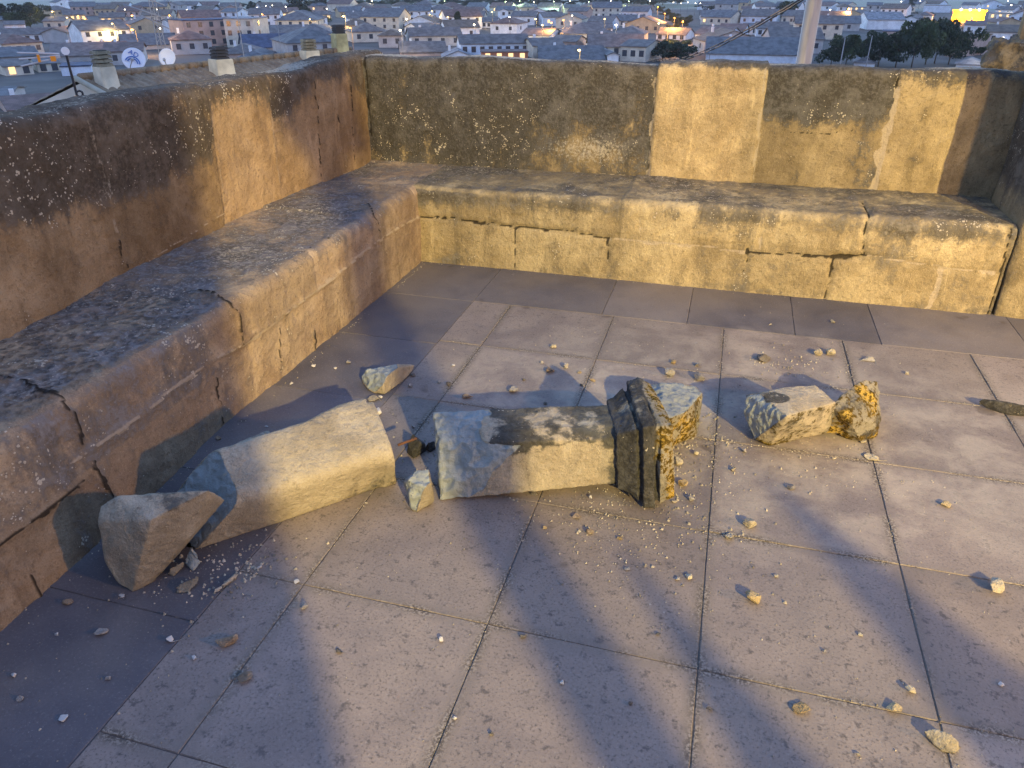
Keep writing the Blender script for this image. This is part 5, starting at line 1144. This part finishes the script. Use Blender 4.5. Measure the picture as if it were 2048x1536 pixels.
def chimney(px, py, w, hb, hc, wc, label, mat=M_chim, lm=M_louv, rot=.5):
    # stands on the slope of the roof
    p = Vector(Wd(px, py, 1)); d = Vector(p)-Vector(CAM.tolist()); o_ = Vector(CAM.tolist())
    nrm = Vector(ra).cross(Vector(rs)+Vector((0, 0, -sl))).normalized(); tt = (r0-o_).dot(nrm)/d.dot(nrm); p = o_+d*tt
    kx, ky, az = pxm(np.array(p)); k = (kx+ky)/2
    c = empty('chimney', tuple(p), -az+rot); wm = w/kx*.78; H1 = hb/ky; H2 = hc/ky; wcm = wc/kx*.8
    m = MB(); s = wm/2; s2 = s*.86; m.poly([(-s, -s, -.5), (s, -s, -.5), (s, s, -.5), (-s, s, -.5), (-s2, -s2, H1), (s2, -s2, H1), (s2, s2, H1), (-s2, s2, H1)], [(0, 1, 5, 4), (1, 2, 6, 5), (2, 3, 7, 6), (3, 0, 4, 7), (4, 5, 6, 7), (3, 2, 1, 0)])
    bmesh.ops.bevel(m.bm, geom=m.bm.edges[:], offset=.012, segments=2, affect='EDGES'); m.build('stack', mat, c)
    nl = 4; cap = empty('louvre_cap', (0, 0, H1)); cap.parent = c
    q = wcm/2
    MB().box((0, 0, H2/2), (wcm*.62, wcm*.62, H2*.96)).build('core', M_dk, cap)  # near-black box filling the space behind the louvres
    for i in range(nl):
        z = H2*(i+.35)/nl; m = MB(); m.poly([(-q, -q, z-.03), (q, -q, z-.03), (q, q, z-.03), (-q, q, z-.03), (-q*.86, -q*.86, z+H2/nl*.42), (q*.86, -q*.86, z+H2/nl*.42), (q*.86, q*.86, z+H2/nl*.42), (-q*.86, q*.86, z+H2/nl*.42)], [(0, 1, 5, 4), (1, 2, 6, 5), (2, 3, 7, 6), (3, 0, 4, 7), (4, 5, 6, 7), (3, 2, 1, 0)])
        m.build('louvre', lm, cap)
    tag(c, label, 'chimney', 'louvred chimneys beyond the left parapet'); return c
M_lblack = plain('black_louvre', (.045, .045, .05), .8)
chimney(216, 172, 50, 42, 34, 40, 'leftmost cream chimney with brown louvred cap, beside the aerial mast')
chimney(446, 152, 54, 36, 26, 36, 'cream chimney with black louvred cap right of the satellite dishes', lm=M_lblack)
chimney(621, 124, 44, 24, 24, 30, 'third chimney from left, short and dirty cream')
chimney(681, 104, 36, 38, 18, 26, 'rightmost olive streaked chimney with black cap near the corner', plain('olive_render', (.40, .38, .22), .9, var=.3, sc=3), M_lblack)

# satellite dishes
M_dish = plain('dish_white', (.74, .76, .80), .5, var=.05); M_blue = plain('dish_print_blue', (.05, .14, .40), .6); M_arm = plain('dish_arm', (.35, .35, .36), .5)
def dish(px, py, w, dist, yaw, pitch, roll, label, logo=False):
    p = Vector(Wd(px, py, dist)); kx, ky, az = pxm(np.array(p)); R_ = w/kx/2
    c = empty('satellite_dish', (p.x, p.y, p.z-1.2), 0)
    hold = Matrix.Translation((0, 0, 1.2)) @ Matrix.Rotation(-az+yaw, 4, 'Z') @ Matrix.Rotation(pitch, 4, 'X') @ Matrix.Rotation(roll, 4, 'Y')
    bm = bmesh.new(); ns, nr = 32, 6; rows = []
    for side in (0, 1):
        ctr = bm.verts.new((0, .02*side+.0, 0)); prev = None; rw = []
        for i in range(1, nr+1):
            rr = R_*i/nr; y = -.22*R_*(i/nr)**2+.02*side; rw.append([bm.verts.new((rr*math.cos(2*math.pi*j/ns), y, rr*math.sin(2*math.pi*j/ns)*1.08)) for j in range(ns)])
        for j in range(ns):
            k = (j+1) % ns; bm.faces.new((ctr, rw[0][j], rw[0][k]))
            for i in range(nr-1): bm.faces.new((rw[i][j], rw[i+1][j], rw[i+1][k], rw[i][k]))
        rows.append(rw[-1])
    for j in range(ns): k = (j+1) % ns; bm.faces.new((rows[0][j], rows[1][j], rows[1][k], rows[0][k]))
    bmesh.ops.recalc_face_normals(bm, faces=bm.faces); bmesh.ops.transform(bm, matrix=hold, verts=bm.verts)
    me = bpy.data.meshes.new('reflector'); bm.to_mesh(me); bm.free(); me.polygons.foreach_set('use_smooth', [True]*len(me.polygons)); rf_ = link('reflector', me, M_dish, c)
    a = MB(); a.tube((0, 0, -R_), (0, -R_*1.0, -R_*.5), .012, .012, 6).tube((0, -R_*.95, -R_*.55), (0, -R_*1.12, -R_*.42), .035, .035, 8); bmesh.ops.transform(a.bm, matrix=hold, verts=a.bm.verts); a.build('feed_arm', M_arm, c)
    MB().tube((0, .03, -2.5), (0, .03, 1.2), .022, .022, 8).build('mast', M_arm, c)
    if logo:
        cu = bpy.data.curves.new('lettering', 'FONT'); cu.body = 'AD'; cu.size = R_*.62; cu.align_x = 'CENTER'; cu.extrude = .002; cu.offset = .0
        to = bpy.data.objects.new('t', cu); COL.objects.link(to); dg = bpy.context.evaluated_depsgraph_get(); dg.update()
        tm = bpy.data.meshes.new_from_object(to.evaluated_get(dg)); bpy.data.objects.remove(to)
        tm.transform(hold @ Matrix.Translation((-R_*.18, -R_*.20, R_*.28)) @ Matrix.Rotation(math.pi/2, 4, 'X')); tm.materials.clear(); tm.name = 'lettering'
        lt = link('lettering', tm, M_blue, rf_)
        am = MB()
        for rr in (.42, .60):
            pts = [Vector((R_*(rr*math.cos(rad(q))+.05), -R_*.235, R_*(rr*math.sin(rad(q))-.42))) for q in range(20, 200, 15)]
            for u, v in zip(pts[:-1], pts[1:]): am.tube(u, v, .014, .014, 5)
        bmesh.ops.transform(am.bm, matrix=hold, verts=am.bm.verts); am.build('arc_logo', M_blue, rf_)
    tag(c, label, 'satellite dish', 'satellite dishes beyond the left parapet')
dish(267, 119, 46, 21.8, rad(8), rad(-28), rad(34), 'left white satellite dish printed with blue letters', True)
dish(335, 115, 34, 23.0, rad(-18), rad(-20), rad(10), 'right plain white satellite dish crossed by the lattice mast')
# aerial mast with yagi
b0 = Vector(Wd(160, 215, 15.5)); kx, ky, az = pxm(np.array(b0)); mh = 112/ky
ms = empty('aerial_mast', (b0.x, b0.y, b0.z-1), -az); M_blk = plain('black_metal', (.03, .03, .035), .5); M_or = plain('orange_plastic', (.85, .30, .02), .5); M_rod = plain('aluminium_rod', (.6, .6, .62), .4, .3)
MB().tube((0, 0, -3), (0, 0, mh+1.0), .022, .02, 8).build('pole', M_blk, ms)
u = 1/kx
d = MB(); d.tube((0, -.05, mh+1.05), (0, -.02, mh+1.05), 8*u, 8*u, 20); d.build('small_dish', M_dish, ms)
ya_ = MB()
for i, (za, zb) in enumerate(((.10, .03), (-.0, .0), (-.11, -.02))): ya_.tube((-88*u, .02*i, mh+1.0+(-.05+za*1.0)), (-12*u, 0, mh+.98+zb), .012, .012, 6)
ya_.build('boom', M_rod, ms)
MB().box((-52*u, 0, mh+.95), (5*u, .10, 14*u)).build('director', M_or, ms); MB().box((-26*u, 0, mh+.94), (10*u, .10, 10*u)).build('dipole_box', M_or, ms)
MB().box((-1*u, -.05, 1+20*u), (9*u, .06, 11*u)).build('amplifier_box', M_or, ms)
cm = MB(); P0 = [(6*u+6*u*math.cos(a), -.04, 1+29*u+6*u*math.sin(a)) for a in [k*math.pi/8 for k in range(17)]]
for p, q in zip(P0[:-1], P0[1:]): cm.tube(p, q, .018, .018, 5)
cm.build('cable_coil', M_blk, ms); tag(ms, 'thin black aerial mast with orange and white aerial and small round dish', 'aerial')
# lattice mast and two whips
def whip(px, py, top, dist, r, label, lattice=False, hfix=None):
    b0 = Vector(Wd(px, py, dist)); kx, ky, az = pxm(np.array(b0)); h = (py-top)/ky*1.02
    o = MB()
    if lattice:
        for dx, dy in ((-.16, 0), (.16, 0), (0, .2)): o.tube((dx, dy, -3), (dx*.6, dy*.6, h), .016, .014, 5)
        for i in range(int(h/.35)):
            z = i*.35; f = 1-.4*z/h; o.tube((-.16*f, 0, z), (.16*f, 0, z+.35), .009, .009, 4); o.tube((.16*f, 0, z), (-.16*f, 0, z+.35), .009, .009, 4)
        for k_, z in enumerate((h*.62, h*.78, h*.5)): o.tube((-.9+.2*k_, 0, z+.35), (.35, 0, z-.1), .022, .022, 5)
    else: o.tube((0, 0, -3), (0, 0, h), r, r*.6, 6)
    m = o.build('mast' if not lattice else 'lattice_mast', M_arm); m.location = b0; m.rotation_euler = (0, 0, -az); tag(m, label, 'mast'); return m
whip(331, 132, -30, 30, .02, 'tall thin lattice mast right of the dishes, rising out of the picture', True)
whip(490, 128, -30, 32, .022, 'single thin whip mast right of the black capped chimney')
whip(560, 84, 30, 60, .03, 'short thin whip mast between second and third chimney')
whip(1418, 122, 96, 60, .04, 'pale thin post before the trees left of the slate hall')
whip(1737, 108, 72, 90, .07, 'thin post over the round bushes left of the metal pole side grove')
whip(1680, 130, 78, 90, .09, 'pale slender post in front of the bushy tree')
# big metal pole beyond the back parapet
pb = Vector(W(1607, 128, 1.2055)); d = pb-Vector(CAM.tolist()); q = Vector(W(1607, 126, 2.35, 1)); kx, ky, az = pxm(np.array(q)); rr = 36/kx/2
t = NT('galvanised_pole'); v = t.coord('Object'); mp = t.mapping(v, (1, 1, .12)); nn = t.noise(mp, 14, 4)
M_galv = t.done(t.mix(t.ramp(nn, .35, .65), (.20, .195, .19), (.30, .29, .28)), .5, spec=.4); t.b.inputs['Metallic'].default_value = .15
pole = MB().tube((0, 0, -14), (0, 0, 4.5), rr*1.12, rr*.86, 28).build('metal_pole', M_galv, None, True); pole.location = (q.x, q.y, q.z)
tag(pole, 'thick grey metal pole rising just beyond the back parapet', 'pole')
top = Vector((q.x, q.y, 0))
for k, (a, b_) in enumerate((((1318, 119), (1560, -8)), ((1326, 122), (1575, -12)))):
    A_ = Vector(Wd(*a, 26)); B_ = Vector(Wd(*b_, 8.6)); dd_ = (B_-A_)
    c = MB(); N_ = 14; pts = [A_+dd_*((i/N_)*1.25)-Vector((0, 0, .25*math.sin(math.pi*min(1, i/N_)))) for i in range(-4, N_+1)]
    for p, r_ in zip(pts[:-1], pts[1:]): c.tube(p, r_, .009, .009, 6)
    o = c.build('cable', M_blk, None, True); tag(o, ('upper' if k == 0 else 'lower')+' of two dark cables running up to the right behind the pole', 'cable', 'cables beside the pole')
# rough ruined stone wall top at the right, beyond the parapet
bm = bmesh.new(); rr_ = random.Random(8); base = [(1962, 150), (1975, 100), (1992, 84), (2015, 92), (2035, 80), (2060, 90), (2100, 100), (2100, 150)]
fr = [Vector(Wd(*p, 11.)) for p in base]; z_low = fr[0].z-6
for i in range(len(fr)-1):
    a, b_ = fr[i], fr[i+1]; back = Vector((.25, .9, 0))
    hull(bm, [a, b_, a+back, b_+back, Vector((a.x, a.y, z_low)), Vector((b_.x, b_.y, z_low)), Vector((a.x, a.y, z_low))+back, Vector((b_.x, b_.y, z_low))+back])
ru = finish(bm, 'ruined_wall', M_back, .03, .07, .02, lambda P, N: dict(crust=.50+0*P[:, 0], tint=np.full(len(P), .7)), seed=71, floor_clip=False)
tag(ru, 'rough brown broken wall top beyond the parapet at the right edge', 'wall')
pp = Vector(Wd(2042, 92, 11.4)); kx, ky, az = pxm(np.array(pp)); po = MB().box((0, 0, 0), (.12, .12, 1.0)).build('stone_post', M_back); po.location = pp; tag(po, 'pale upright post standing on the ruined wall at the right edge', 'post')
# ---- the thin evening haze over the town
hz = bpy.data.materials.new('evening_haze'); hz.use_nodes = True; hn = hz.node_tree; hn.nodes.clear()
ho = hn.nodes.new('ShaderNodeOutputMaterial'); pv = hn.nodes.new('ShaderNodeVolumePrincipled'); hn.links.new(pv.outputs[0], ho.inputs['Volume'])
pv.inputs['Color'].default_value = (.84, .90, .96, 1); pv.inputs['Density'].default_value = .00015
hb_ = MB().box((0, 3000, (GZ-3+120)/2), (19000, 17000, 120-GZ+3)).build('haze', hz); tag(hb_, kind='stuff', label='thin blue evening haze over the town')
print('objects', len(bpy.data.objects))
